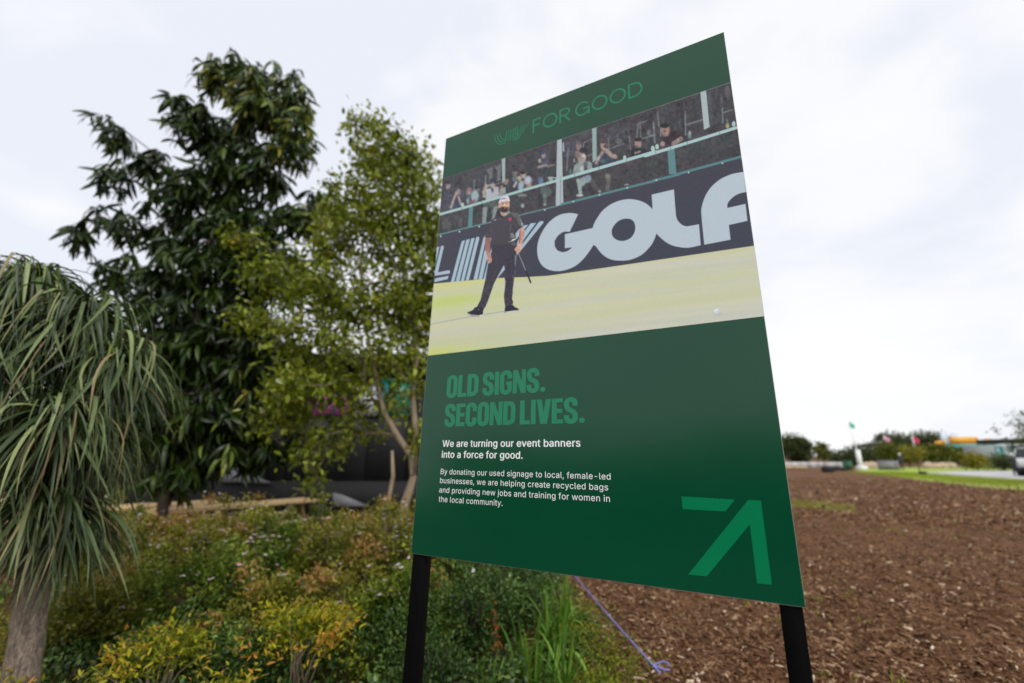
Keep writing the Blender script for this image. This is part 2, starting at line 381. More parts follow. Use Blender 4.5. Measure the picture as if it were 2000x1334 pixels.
def paint_photo():
    global cv
    r2 = np.random.default_rng(5)
    D_ = Z(860, 300, 8.333); E_ = Z(1080, 230, 7.845); F_ = Z(1260, 150, 7.02); A_ = Z(1030, 320, 4.348); C_ = Z(840, 430, 8.333)
    g1 = Z(920, 370, 11.11); g2 = Z(900, 470, 8.3375)
    cv[:] = (80, 77, 84)
    def L_(f, pts, w_, c, a=1., soft=1.): line(f(pts), w_, c, a, soft)
    def O_(f, s, x, y, rx, ry, c, a=1., soft=.35): (cx, cy), = f([(x, y)]); ell(cx, cy, rx / s, ry / s, c, a, soft)
    for k in range(520):                                   # mottled dark depth of the stand
        x = r2.uniform(850, 1450); y0 = 348 - (x - 865) * .335; y = y0 + r2.uniform(-5, 115)
        c = [(68, 60, 68), (90, 84, 92), (72, 84, 88), (98, 78, 84), (62, 66, 78), (84, 96, 92)][r2.integers(6)]
        ell(x, y, r2.uniform(2, 11), r2.uniform(4, 16), c, .33, .9)
    for k in range(46):
        x = r2.uniform(855, 1440); y0 = 348 - (x - 865) * .335 + r2.uniform(4, 30)
        line([(x, y0), (x + 2, y0 + r2.uniform(20, 60))], r2.uniform(1, 4), (100, 96, 108), .3, 2.5)
    for k in range(90):                                    # under the counter
        x = r2.uniform(850, 1450); y = 425 - (x - 860) * .29 + r2.uniform(6, 40)
        ell(x, y, r2.uniform(3, 12), r2.uniform(5, 14), [(70, 78, 78), (88, 84, 86), (66, 88, 80), (58, 62, 68)][r2.integers(4)], .4, .9)
    d, e, f = 8.333, 7.845, 7.02
    sk = (188, 152, 138)
    # spectators, left bay
    poly(D_([(40, 640), (190, 590), (225, 900), (40, 930)]), (84, 88, 108), .9)
    O_(D_, d, 122, 520, 36, 62, (192, 172, 166)); O_(D_, d, 120, 470, 36, 30, (70, 66, 76))
    poly(D_([(190, 760), (330, 700), (345, 880), (170, 910)]), (78, 88, 122), .9)
    O_(D_, d, 300, 620, 34, 44, (178, 140, 134)); O_(D_, d, 262, 650, 26, 34, (205, 178, 160))
    L_(D_, [(245, 680), (205, 780), (175, 880)], 4, (196, 176, 158)); L_(D_, [(300, 700), (330, 820)], 4, (190, 166, 150))
    O_(D_, d, 360, 660, 40, 60, (88, 96, 128), .8)
    O_(D_, d, 475, 640, 60, 90, (110, 130, 140), .8); O_(D_, d, 475, 600, 40, 42, (186, 112, 116)); O_(D_, d, 470, 640, 26, 26, (206, 160, 146))
    O_(D_, d, 565, 690, 62, 100, (160, 198, 208)); L_(D_, [(500, 790), (560, 760)], 4, (176, 110, 112))
    O_(D_, d, 450, 770, 26, 50, (130, 180, 200))
    L_(D_, [(560, 430), (545, 620)], 1.6, (150, 170, 180)); L_(D_, [(740, 360), (735, 520)], 1.6, (160, 165, 180)); L_(D_, [(560, 600), (1000, 470)], 1.4, (130, 150, 158))
    poly(D_([(750, 265), (850, 225), (850, 300), (838, 480), (795, 480), (790, 360)]), (128, 132, 136), .85)
    poly(D_([(880, 185), (990, 180), (975, 440), (925, 455), (930, 300)]), (134, 138, 142), .85)
    poly(D_([(560, 320), (740, 280), (730, 480), (600, 520)]), (84, 82, 104), .6)
    O_(D_, d, 865, 450, 50, 42, (66, 66, 92)); O_(D_, d, 855, 525, 38, 44, (196, 164, 152))
    poly(D_([(735, 590), (820, 560), (850, 650), (880, 545), (945, 540), (960, 700), (740, 770)]), (198, 204, 220))
    L_(D_, [(745, 545), (705, 620), (715, 700)], 5, (196, 188, 156)); O_(D_, d, 750, 530, 34, 34, (204, 170, 160)); O_(D_, d, 800, 515, 30, 14, (170, 195, 195))
    poly(D_([(700, 780), (930, 760), (925, 860), (700, 880)]), (96, 116, 108), .8)
    poly(D_([(695, 880), (770, 870), (742, 1135), (680, 1135)]), (148, 178, 168)); poly(D_([(870, 870), (945, 850), (890, 1040), (835, 1090)]), (142, 172, 162))
    O_(D_, d, 1065, 440, 46, 66, (186, 134, 128)); O_(D_, d, 1060, 395, 44, 26, (60, 54, 62)); poly(D_([(965, 580), (1060, 545), (1070, 640), (970, 690)]), (158, 182, 176)); L_(D_, [(1000, 540), (975, 660)], 4.5, (200, 160, 146))
    poly(D_([(1090, 560), (1230, 520), (1260, 620), (1080, 670)]), (66, 72, 84))
    O_(D_, d, 1215, 300, 44, 60, (140, 122, 122)); O_(D_, d, 1215, 265, 42, 30, (66, 60, 66)); O_(D_, d, 1215, 400, 46, 60, (116, 136, 144), .8)
    O_(D_, d, 1430, 440, 62, 76, (188, 204, 230)); O_(D_, d, 1352, 345, 44, 56, (206, 168, 142)); O_(D_, d, 1340, 310, 42, 28, (62, 54, 58)); O_(D_, d, 1290, 400, 40, 36, (200, 172, 146))
    L_(D_, [(1410, 540), (1470, 510)], 6, (190, 148, 128)); L_(D_, [(1270, 430), (1380, 480)], 4, (196, 156, 140)); O_(D_, d, 1315, 540, 50, 90, (164, 194, 218)); L_(D_, [(1240, 470), (1200, 540)], 4, (190, 205, 220))
    O_(D_, d, 1690, 120, 80, 110, (92, 92, 124)); O_(D_, d, 1680, 30, 30, 46, (190, 150, 136)); O_(D_, d, 1672, -10, 36, 24, (60, 74, 160)); O_(D_, d, 1615, 120, 24, 34, (198, 182, 172))
    L_(D_, [(1600, 220), (1720, 190)], 4.5, (184, 154, 138)); L_(D_, [(1740, 210), (1850, 185)], 3.5, (150, 130, 122)); O_(D_, d, 1740, 290, 110, 60, (58, 84, 80), .8)
    O_(D_, d, 1632, 445, 40, 62, (92, 136, 200)); O_(D_, d, 1800, 420, 40, 40, (150, 196, 196)); L_(D_, [(1760, 390), (1880, 400)], 3, (190, 205, 205))
    O_(D_, d, 1720, 620, 90, 90, (104, 132, 124), .7); L_(D_, [(1690, 660), (1710, 830)], 7, (122, 134, 126), .8, 2); O_(D_, d, 1700, 830, 22, 16, (180, 195, 180)); O_(D_, d, 1340, 850, 30, 36, (150, 184, 192)); O_(D_, d, 1330, 680, 90, 24, (150, 160, 152), .8)
    for x, y in ((100, 1110), (150, 1190), (260, 1060), (60, 1160), (330, 1120)): O_(D_, d, x, y, 34, 80, (118, 114, 112), .5, .9)
    # middle and right bays
    O_(E_, e, 395, 440, 42, 62, (172, 130, 126)); O_(E_, e, 395, 390, 44, 28, (112, 100, 104)); O_(E_, e, 380, 560, 44, 60, (160, 128, 126), .8)
    poly(E_([(180, 380), (330, 350), (330, 560), (200, 640)]), (96, 98, 118), .6); poly(E_([(390, 250), (600, 180), (590, 300), (390, 360)]), (104, 104, 112), .5)
    O_(E_, e, 440, 640, 64, 120, (176, 160, 146)); O_(E_, e, 470, 500, 62, 50, (58, 56, 72)); O_(E_, e, 467, 600, 40, 52, (224, 192, 176)); O_(E_, e, 467, 578, 34, 12, (232, 214, 190)); O_(E_, e, 462, 628, 16, 8, (190, 110, 108))
    poly(E_([(330, 720), (420, 680), (560, 670), (600, 700), (600, 800), (300, 880)]), (152, 178, 172)); poly(E_([(410, 760), (470, 720), (470, 820), (420, 850)]), (186, 212, 206)); poly(E_([(470, 680), (530, 690), (530, 800), (480, 820)]), (96, 96, 104), .9)
    poly(E_([(350, 940), (560, 880), (580, 980), (490, 1010), (440, 1170), (400, 1180), (370, 1010)]), (160, 192, 186)); O_(E_, e, 540, 930, 50, 50, (140, 170, 200)); O_(E_, e, 410, 1190, 55, 22, (200, 208, 206)); O_(E_, e, 470, 1090, 30, 50, (70, 66, 70))
    O_(E_, e, 800, 660, 130, 110, (66, 82, 108)); O_(E_, e, 775, 430, 48, 64, (208, 152, 136)); O_(E_, e, 775, 375, 46, 22, (120, 70, 64)); O_(E_, e, 800, 440, 20, 34, (60, 78, 92)); O_(E_, e, 820, 500, 32, 32, (206, 168, 148))
    L_(E_, [(840, 520), (900, 580), (960, 600)], 8, (198, 160, 140)); L_(E_, [(760, 530), (700, 620), (660, 700)], 6, (196, 154, 140)); L_(E_, [(710, 590), (690, 640)], 2.5, (190, 205, 215)); O_(E_, e, 760, 670, 34, 30, (70, 130, 116))
    L_(E_, [(840, 880), (850, 980), (835, 1090)], 8, (126, 116, 108), .8, 2); O_(E_, e, 840, 900, 44, 40, (150, 140, 118), .8); L_(E_, [(600, 980), (660, 1080), (720, 1130)], 8, (110, 98, 98), .8, 2); O_(E_, e, 715, 1130, 24, 14, (170, 172, 170))
    O_(E_, e, 1305, 400, 54, 70, (194, 148, 132)); O_(E_, e, 1300, 335, 56, 28, (56, 50, 52)); O_(E_, e, 1290, 450, 36, 26, (130, 126, 116)); poly(E_([(1190, 500), (1260, 460), (1400, 470), (1480, 540), (1200, 600)]), (52, 62, 66), .9); L_(E_, [(1260, 545), (1330, 520)], 4, (186, 150, 142))
    O_(E_, e, 1010, 360, 54, 44, (120, 128, 126), .8); poly(E_([(830, 170), (1090, 90), (1100, 300), (850, 330)]), (92, 92, 102), .6)
    gl = (142, 162, 172)
    for P_ in ([(1285, 300), (1305, 95), (1440, 45)], [(1345, 300), (1335, 110)], [(1535, 90), (1560, 380)], [(1370, 320), (1569, 265)], [(850, 320), (855, 480), (1090, 400)], [(460, 450), (480, 375), (600, 325)], [(530, 580), (600, 560)], [(235, 480), (212, 810)], [(1170, 280), (1190, 490)]): L_(E_, P_, 1.9, gl, .85)
    L_(E_, [(158, 390), (162, 510)], 3, (196, 204, 216)); O_(E_, e, 1470, 230, 30, 46, (128, 140, 146), .8)
    O_(E_, e, 1480, 700, 100, 60, (80, 98, 84), .6, .9); O_(E_, e, 1130, 1025, 40, 12, (160, 168, 168)); O_(E_, e, 270, 830, 24, 50, (80, 140, 124)); O_(E_, e, 325, 655, 14, 34, (160, 175, 185))
    O_(F_, f, 380, 840, 150, 100, (74, 58, 66)); O_(F_, f, 278, 742, 62, 76, (194, 142, 128)); O_(F_, f, 265, 672, 62, 30, (46, 42, 48)); O_(F_, f, 268, 745, 22, 14, (150, 66, 66)); O_(F_, f, 240, 920, 34, 34, (202, 156, 146)); L_(F_, [(390, 920), (450, 880), (490, 850)], 9, (168, 138, 122)); L_(F_, [(215, 700), (210, 820)], 2, (150, 150, 165))
    for P_ in ([(550, 470), (556, 800)], [(560, 660), (795, 588)], [(115, 620), (132, 900)], [(172, 480), (192, 690)], [(1060, 430), (1066, 640)], [(1070, 492), (1215, 450)], [(80, 810), (140, 790)]): L_(F_, P_, 2.4, gl, .85)
    O_(F_, f, 1128, 672, 26, 38, (196, 190, 90)); O_(F_, f, 1124, 605, 12, 22, (80, 150, 150)); O_(F_, f, 612, 800, 26, 56, (128, 152, 156)); O_(F_, f, 612, 770, 8, 30, (196, 210, 216)); O_(F_, f, 1130, 210, 36, 90, (122, 106, 116), .8); O_(F_, f, 1048, 310, 20, 56, (110, 112, 130), .8)
    poly(F_([(840, 200), (900, 190), (940, 660), (885, 700)]), (92, 100, 112), .7)
    O_(F_, f, 900, 880, 300, 90, (88, 92, 94), .5, .9); O_(F_, f, 500, 1050, 90, 60, (84, 100, 90), .6, .9)
    for k in range(1500):                                  # broken light on clothes, seats and bottles
        x = r2.uniform(858, 1445); y0 = 348 - (x - 865) * .335; y = y0 + r2.uniform(6, 100)
        yy, xx = int((y - OY) * KS), int((x - OX) * KS); c0 = cv[min(yy, CH - 1), min(xx, CW - 1)]; f_ = r2.uniform(.62, 1.32)
        ell(x + r2.normal() * .6, y + r2.normal() * .6, r2.uniform(.6, 2.6), r2.uniform(.8, 4.2), tuple(np.clip(c0 * f_ + r2.normal(0, 6, 3), 30, 225)), r2.uniform(.25, .55), .6)
    cv = gblur(cv, 1.3)
    lm = cv.mean(2, keepdims=True); cv = (lm + (cv - lm) * .72).astype(np.float32); cv = cv * .84 + np.array((80, 78, 85), np.float32) * .16
    cv += gblur(r2.normal(size=cv.shape).astype(np.float32), 2.2) * 8 + gblur(r2.normal(size=cv.shape[:2]).astype(np.float32)[..., None], 3.5) * 42
    post = (172, 190, 192); teal = (98, 142, 146)
    poly(D_([(1000, 90), (1060, 72), (1055, 440), (1010, 480)]), (158, 182, 178)); poly(E_([(600, 165), (668, 150), (672, 640), (608, 690)]), (150, 176, 174))
    poly(F_([(755, 205), (835, 180), (885, 690), (808, 730)]), post)
    poly(E_([(65, 330), (135, 312), (160, 1300), (165, 1330), (42, 1360)]), (176, 190, 196)); L_(E_, [(118, 900), (115, 1330)], 1.2, (120, 150, 150))
    poly(D_([(468, 870), (532, 850), (520, 1215), (448, 1230)]), teal); poly(F_([(305, 985), (400, 960), (432, 1334), (330, 1340)]), teal)
    L_(D_, [(-10, 990), (340, 895), (1340, 600), (1900, 440)], 5.2, (168, 202, 200)); L_(E_, [(145, 935), (690, 778), (1569, 520)], 6.2, (170, 204, 204)); L_(F_, [(0, 1085), (560, 915), (1265, 695)], 6, (174, 206, 206))
    for x, y in ((350, 885), (670, 790), (1345, 600), (1710, 490)): L_(D_, [(x, y - 20), (x + 4, y + 28)], 1, (96, 110, 108), .8)
    for x, y in ((330, 880), (705, 775), (1125, 650)): L_(E_, [(x, y - 24), (x + 5, y + 24)], 1, (96, 110, 108), .8)
    for x, y in ((140, 1030), (345, 975), (575, 905), (1020, 780)): L_(F_, [(x, y - 20), (x + 8, y + 28)], 1, (96, 110, 108), .8)
    for ff, s_, x, y in ((D_, d, 362, 835), (E_, e, 1100, 615), (E_, e, 1535, 480), (F_, f, 105, 985), (F_, f, 165, 960), (F_, f, 1215, 648)): O_(ff, s_, x, y, 26, 38, (172, 204, 198))
    L_(D_, [(-10, 1325), (1900, 865)], 4.6, (104, 146, 148)); L_(E_, [(140, 1325), (1569, 965)], 4.6, (92, 140, 142)); L_(F_, [(430, 1340), (1320, 1095)], 5.2, (92, 138, 144)); line([(1276, 353), (1326, 341)], 4.8, (92, 138, 144))
    poly([(850, 461.5), (1100, 401), (1280, 356), (1460, 307.5), (1478, 482), (1177, 523.5), (1071, 538.5), (1030, 541), (972, 543), (945, 545), (840, 555)], (78, 78, 90))
    poly([(1040, 500), (1200, 400), (1330, 385), (1480, 380), (1480, 482), (1177, 523.5), (1071, 538.5), (1030, 541)], (74, 79, 92), .6)
    for x, y in ((897.7, 452.6), (936, 442.6), (1064, 410), (1120, 394), (1171, 381), (1225, 367), (1282, 352), (1345, 337), (1411, 319), (861, 461.5)): ell(x, y, 1.7, 1.7, (196, 206, 206))
    line([(863, 349.3), (1428, 160.5)], 1.3, (150, 148, 148), .75)
    lt = (188, 203, 215); gap = (58, 84, 104)
    poly(smooth(A_([(562, 690), (555, 545), (318, 598), (318, 718), (380, 710), (345, 738), (300, 750), (255, 735), (235, 700), (233, 655), (262, 610), (310, 578), (360, 578), (432, 430), (400, 421), (350, 418), (270, 435), (190, 490), (130, 570), (95, 650), (83, 730), (95, 810), (130, 868), (190, 903), (270, 912), (350, 895), (420, 860), (480, 805), (530, 740)])), lt)
    poly(smooth(A_([(550, 620), (555, 545), (575, 490), (600, 450), (632, 405), (670, 370), (712, 342), (760, 320), (810, 306), (860, 300), (905, 303), (950, 312), (985, 325), (1020, 345), (1062, 387), (1105, 480), (1096, 590), (1080, 640), (1055, 688), (1000, 750), (962, 779), (920, 800), (875, 815), (830, 822), (760, 822), (715, 814), (680, 800), (640, 772), (606, 735), (580, 700), (562, 690)])), lt)
    poly(smooth(A_([(1055, 262), (1245, 217), (1262, 430), (1267, 458), (1280, 485), (1310, 515), (1335, 527), (1360, 530), (1458, 513), (1473, 692), (1380, 712), (1330, 713), (1290, 708), (1240, 697), (1200, 680), (1165, 657), (1130, 628), (1095, 590), (1050, 500), (1062, 387)])), lt)
    poly(smooth(A_([(717, 580), (720, 556), (730, 535), (748, 510), (770, 490), (798, 474), (830, 467), (858, 467), (880, 472), (900, 488), (912, 512), (916, 550), (910, 580), (900, 600), (883, 624), (860, 640), (830, 652), (800, 655), (772, 650), (750, 640), (730, 622), (721, 605)])), (75, 79, 92))
    poly(smooth(A_([(1502, 688), (1476, 410), (1480, 370), (1490, 330), (1506, 285), (1530, 240), (1562, 196), (1600, 160), (1643, 128), (1690, 105), (1735, 88), (1780, 78), (1840, 68), (1858, 240), (1820, 248), (1790, 258), (1757, 276), (1730, 300), (1710, 322), (1700, 345), (1698, 375), (1853, 340), (1870, 485), (1712, 520), (1726, 645)])), lt)
    lb = (172, 195, 210)
    for P_ in ([(500, 360), (540, 300), (760, 260), (820, 300), (640, 985), (330, 1020)], [(880, 260), (1010, 280), (930, 970), (700, 975)], [(1400, 120), (1600, 70), (1860, 10), (1500, 480), (1390, 600)]): poly(C_(P_), gap, .75)
    for P_ in ([(105, 440), (152, 430), (85, 740), (95, 560)], [(176, 432), (186, 418), (205, 415), (225, 425), (222, 450), (130, 850), (305, 815), (324, 822), (328, 842), (318, 870), (85, 905), (58, 900), (75, 850)], [(100, 945), (305, 905), (290, 960), (70, 1010), (80, 960)],
               [(508, 368), (518, 345), (540, 333), (570, 325), (395, 1000), (338, 1010)], [(590, 320), (650, 305), (478, 995), (415, 1000)], [(670, 300), (730, 285), (555, 985), (497, 995)], [(750, 282), (764, 272), (785, 270), (803, 285), (800, 310), (635, 975), (578, 985)],
               [(868, 290), (895, 250), (930, 210), (770, 965), (705, 970)], [(925, 300), (1000, 290), (850, 960), (788, 965)], [(1000, 440), (1015, 500), (930, 960), (868, 960)],
               [(1380, 210), (1480, 95), (1600, 75), (1390, 330), (1395, 300)], [(1640, 50), (1728, 45), (1470, 395), (1400, 420), (1440, 310)], [(1772, 30), (1800, 18), (1845, 15), (1846, 45), (1500, 470), (1440, 540), (1100, 945), (1090, 940), (1200, 735), (1480, 420)]): poly(C_(P_), lb)
    # the green
    gp = [(825, 557), (847, 554), (945, 545), (972, 543), (1030, 541), (1071, 538.5), (1177, 523.5), (1472.7, 480), (1510, 474), (1510, 705), (825, 705)]
    r_ = mask_poly(gp); (x0, y0, x1, y1), m = r_
    X, Y = np.meshgrid(np.arange(x0, x1) / KS + OX, np.arange(y0, y1) / KS + OY)
    v_ = Y + (X - 850) * (.135 - .00002 * (Y - 560)) - 540         # along the streaks
    gr = np.zeros((*X.shape, 3), np.float32) + (208, 208, 196)
    for k in range(260):
        vc = r2.uniform(0, 170); xc = r2.uniform(820, 1500); ln = r2.uniform(50, 240); th = r2.uniform(1., 7)
        c = [(214, 214, 176), (198, 201, 176), (216, 214, 208), (204, 206, 196), (204, 208, 166)][r2.integers(5)]
        wgt = np.exp(-((v_ - vc - .03 * (X - xc)) / th) ** 2 - ((X - xc) / ln) ** 2) * .33
        gr = gr * (1 - wgt[..., None]) + np.array(c, np.float32) * wgt[..., None]
    def band(vc, th, c, a, x0_=0, fall=1e6):
        nonlocal gr
        wgt = np.exp(-((v_ - vc) / th) ** 2) * a * np.exp(-np.maximum(0, X - x0_) / fall); gr = gr * (1 - wgt[..., None]) + np.array(c, np.float32) * wgt[..., None]
    band(20, 8, (213, 212, 138), .75); band(10, 9, (206, 214, 160), .5, 900, 200); band(52, 16, (198, 212, 122), .8, 900, 90); band(75, 10, (206, 212, 160), .5, 1000, 200); band(150, 16, (200, 212, 120), .8, 860, 90); band(100, 8, (214, 212, 170), .5); band(118, 7, (206, 204, 150), .3)
    put_ = m[..., None]; cv[y0:y1, x0:x1] = cv[y0:y1, x0:x1] * (1 - put_) + gr * put_
    line([(832, 635.5), (900, 622), (985, 608)], 1.1, (150, 152, 132), .9)
    line([(985, 608), (1040, 601)], 1., (190, 192, 160), .5)
    ell(1402, 612.5, 8, 3.5, (190, 190, 172), .8, .8); ell(1400, 608, 5.4, 5.2, (222, 226, 240)); ell(1401.5, 610, 3.2, 3, (196, 198, 222), .6, .8); ell(1398, 606, 2.2, 2, (244, 246, 250), .9, .8)
    # golfer
    keep = cv.copy()
    poly(g1([(345, 915), (330, 960), (300, 1030), (320, 1000)]), (226, 224, 228))
    poly(g2([(395, 0), (480, 0), (474, 120), (470, 190), (500, 230), (498, 270), (512, 325), (490, 360), (470, 345), (435, 352), (425, 300), (425, 230), (402, 120)]), (178, 124, 112)); poly(g1([(310, 1045), (430, 1045), (410, 1334), (300, 1334)]), (164, 112, 104))
    poly(g2([(432, 225), (470, 195), (500, 230), (498, 270), (512, 325), (490, 360), (440, 350), (425, 300)]), (206, 158, 140)); L_(g2, [(470, 250), (492, 330)], .8, (160, 108, 98)); L_(g2, [(450, 260), (462, 345)], .6, (170, 118, 106))
    poly(g1([(1050, 880), (1140, 815), (1162, 900), (1150, 1010), (1128, 1150), (1105, 1190), (1025, 1200), (1040, 1060)]), (206, 156, 138)); poly(g1([(1050, 880), (1090, 860), (1080, 1000), (1060, 1160), (1030, 1180), (1040, 1060)]), (172, 120, 110))
    sh = (84, 80, 88)
    poly(g1([(635, 535), (600, 590), (520, 640), (460, 690), (405, 760), (350, 900), (300, 1035), (360, 1052), (447, 1050), (452, 1120), (440, 1200), (445, 1334), (960, 1334), (1000, 1240), (978, 1060), (965, 960), (1040, 868), (1130, 812), (1142, 780), (1110, 700), (1080, 620), (1010, 522), (930, 495), (850, 485), (820, 440), (800, 500), (710, 590)]), sh)
    poly(g1([(840, 487), (1010, 522), (1080, 620), (1142, 780), (1120, 815), (1040, 770), (980, 640), (880, 560)]), (112, 120, 116), .8); poly(g1([(1060, 660), (1085, 650), (1135, 780), (1100, 810)]), (146, 160, 158), .8)
    for k in range(6): L_(g1, [(880 + 26 * k, 520 + 8 * k), (850 + 30 * k, 640 + 18 * k)], .6, (76, 80, 80), .7)
    poly(g1([(400, 880), (450, 780), (470, 1050), (310, 1035)]), (94, 90, 98), .5)
    poly(g1([(845, 960), (905, 930), (975, 1050), (850, 1060)]), (128, 134, 130), .9); L_(g1, [(870, 760), (850, 900)], .8, (120, 118, 138), .8); L_(g1, [(900, 800), (960, 900), (930, 960)], .9, (50, 54, 60), .8)
    O_(g1, 11.11, 842, 645, 40, 42, (182, 78, 108)); L_(g1, [(505, 672), (545, 655)], 1.6, (206, 200, 206)); O_(g1, 11.11, 1115, 745, 12, 16, (214, 222, 224))
    for y in (620, 690, 760): O_(g1, 11.11, 715, y, 7, 8, (150, 146, 156))
    L_(g1, [(712, 600), (708, 790)], .6, (62, 58, 66), .8); O_(g1, 11.11, 655, 1292, 12, 16, (200, 200, 198))
    poly(g1([(620, 440), (815, 430), (800, 500), (770, 560), (710, 588), (650, 550)]), (194, 166, 148)); poly(g1([(800, 450), (835, 450), (845, 520), (800, 545), (770, 560)]), (132, 150, 148)); poly(g1([(625, 500), (640, 540), (708, 590), (690, 620), (600, 590)]), (70, 66, 76))
    O_(g1, 11.11, 722, 335, 116, 158, (216, 176, 152), 1, .15); O_(g1, 11.11, 606, 375, 16, 38, (198, 152, 136))
    poly(g1([(612, 300), (650, 290), (660, 420), (640, 440), (615, 400)]), (190, 146, 128), .6); O_(g1, 11.11, 715, 438, 92, 66, (78, 62, 66), 1, .3); poly(g1([(618, 390), (640, 400), (650, 450), (625, 440)]), (92, 74, 76)); poly(g1([(790, 380), (812, 360), (812, 420), (790, 450)]), (108, 86, 84), .9)
    O_(g1, 11.11, 738, 402, 26, 9, (196, 140, 140)); O_(g1, 11.11, 720, 388, 40, 8, (96, 76, 78)); O_(g1, 11.11, 734, 352, 14, 22, (232, 190, 164)); O_(g1, 11.11, 690, 305, 26, 9, (128, 92, 84)); O_(g1, 11.11, 766, 295, 24, 9, (128, 92, 84)); O_(g1, 11.11, 692, 318, 14, 6, (90, 66, 66)); O_(g1, 11.11, 766, 310, 13, 6, (90, 66, 66)); O_(g1, 11.11, 740, 260, 70, 18, (236, 204, 178), .8, .8)
    poly(g1([(598, 330), (606, 260), (645, 190), (705, 152), (760, 142), (805, 150), (832, 190), (848, 262), (790, 248), (720, 250), (660, 275), (620, 310)]), (228, 221, 230)); L_(g1, [(602, 328), (650, 285), (720, 258), (845, 266)], .8, (150, 128, 140), .9); L_(g1, [(665, 222), (690, 205), (740, 190)], 1.2, (110, 104, 130)); L_(g1, [(700, 215), (760, 200)], .8, (150, 144, 160))
    tr = (76, 72, 82)
    poly(g2([(492, 215), (512, 150), (505, 60), (870, 60), (905, 170), (912, 240), (895, 330), (890, 430), (872, 600), (858, 720), (840, 860), (835, 950), (852, 1000), (845, 1040), (725, 1085), (712, 1000), (705, 900), (722, 740), (727, 660), (715, 610), (722, 470), (702, 398), (640, 500), (590, 605), (540, 700), (500, 820), (450, 960), (410, 1060), (380, 1110), (265, 1080), (300, 1010), (325, 960), (350, 850), (372, 760), (400, 650), (425, 500), (447, 370), (490, 362), (510, 330)]), tr)
    poly(g2([(880, 240), (912, 230), (900, 330), (888, 440), (880, 380)]), (140, 146, 160), .8); L_(g2, [(850, 560), (862, 650), (845, 780), (850, 880)], 1., (128, 134, 142), .8); L_(g2, [(880, 480), (885, 560)], 1.2, (130, 134, 146), .7); L_(g2, [(560, 200), (600, 420), (520, 640)], 3, (84, 80, 92), .5, 2.5); L_(g2, [(760, 300), (790, 600), (770, 900)], 3.5, (64, 64, 84), .6, 2.5)
    nv = (46, 50, 68)
    poly(g2([(100, 1190), (118, 1165), (170, 1145), (200, 1130), (225, 1095), (265, 1075), (375, 1105), (360, 1170), (368, 1215), (290, 1225), (190, 1210), (120, 1200)]), nv); L_(g2, [(103, 1188), (170, 1212), (290, 1225), (365, 1205)], 1.8, (226, 226, 222)); L_(g2, [(110, 1200), (200, 1226), (300, 1238)], .7, (90, 90, 84)); O_(g2, 8.34, 290, 1120, 8, 9, (200, 200, 200)); L_(g2, [(215, 1130), (240, 1110)], .7, (130, 134, 146))
    poly(g2([(715, 1130), (722, 1085), (770, 1050), (855, 1050), (880, 1085), (925, 1100), (948, 1125), (900, 1145), (740, 1160), (715, 1150)]), nv); L_(g2, [(712, 1162), (760, 1160), (905, 1138)], 1.5, (220, 220, 214)); L_(g2, [(905, 1135), (945, 1128)], 1.5, (214, 120, 96)); L_(g2, [(700, 1172), (740, 1168)], .8, (90, 90, 84))
    poly(g1([(870, 1120), (900, 1085), (975, 1062), (980, 1078), (940, 1105), (890, 1125), (830, 1140), (805, 1138)]), (224, 228, 232)); L_(g1, [(930, 1110), (985, 1230)], 1.7, (50, 54, 60)); L_(g1, [(920, 1120), (965, 1215)], .7, (190, 196, 200)); L_(g1, [(890, 1170), (930, 1210)], 1.4, (150, 160, 162), .8)
    L_(g2, [(935, 190), (1060, 490)], 1.5, (182, 182, 186)); L_(g2, [(945, 200), (1066, 488)], .6, (90, 90, 96)); L_(g2, [(1062, 490), (1100, 585)], 1.8, (58, 58, 64)); L_(g2, [(1098, 580), (1138, 682)], 2.9, (52, 50, 54))
    poly(g2([(945, 62), (1000, 20), (1010, 60), (990, 75), (986, 140), (968, 185), (935, 192), (900, 182), (872, 140), (905, 100)]), (214, 168, 148)); L_(g2, [(915, 140), (960, 150)], .8, (160, 112, 100)); L_(g2, [(905, 165), (945, 175)], .8, (158, 108, 98)); O_(g2, 8.34, 965, 80, 22, 18, (232, 196, 176), .8, .8)
    chg = gblur((np.abs(cv - keep).sum(2, keepdims=True) > 20).astype(np.float32), .6)
    fold = gblur(r2.normal(size=cv.shape[:2]).astype(np.float32)[..., None], 2.2) * 2.2 + gblur(r2.normal(size=cv.shape[:2]).astype(np.float32)[..., None], 5.) * 3.5
    cv = (cv * (1 + np.clip(fold, -.5, .6) * .16 * chg)).astype(np.float32); cv = gblur(cv, .8)
    lm = cv.mean(2, keepdims=True); gm = np.clip((lm - 150) / 40, 0, 1) * (cv[..., 2:3] < lm); cv = (lm + (cv - lm) * (.86 + .24 * gm)).astype(np.float32)
    cv += gblur(r2.normal(size=cv.shape[:2]).astype(np.float32)[..., None], 1.) * 4
    cv += r2.normal(size=cv.shape[:2]).astype(np.float32)[..., None] * 1.6
paint_photo()
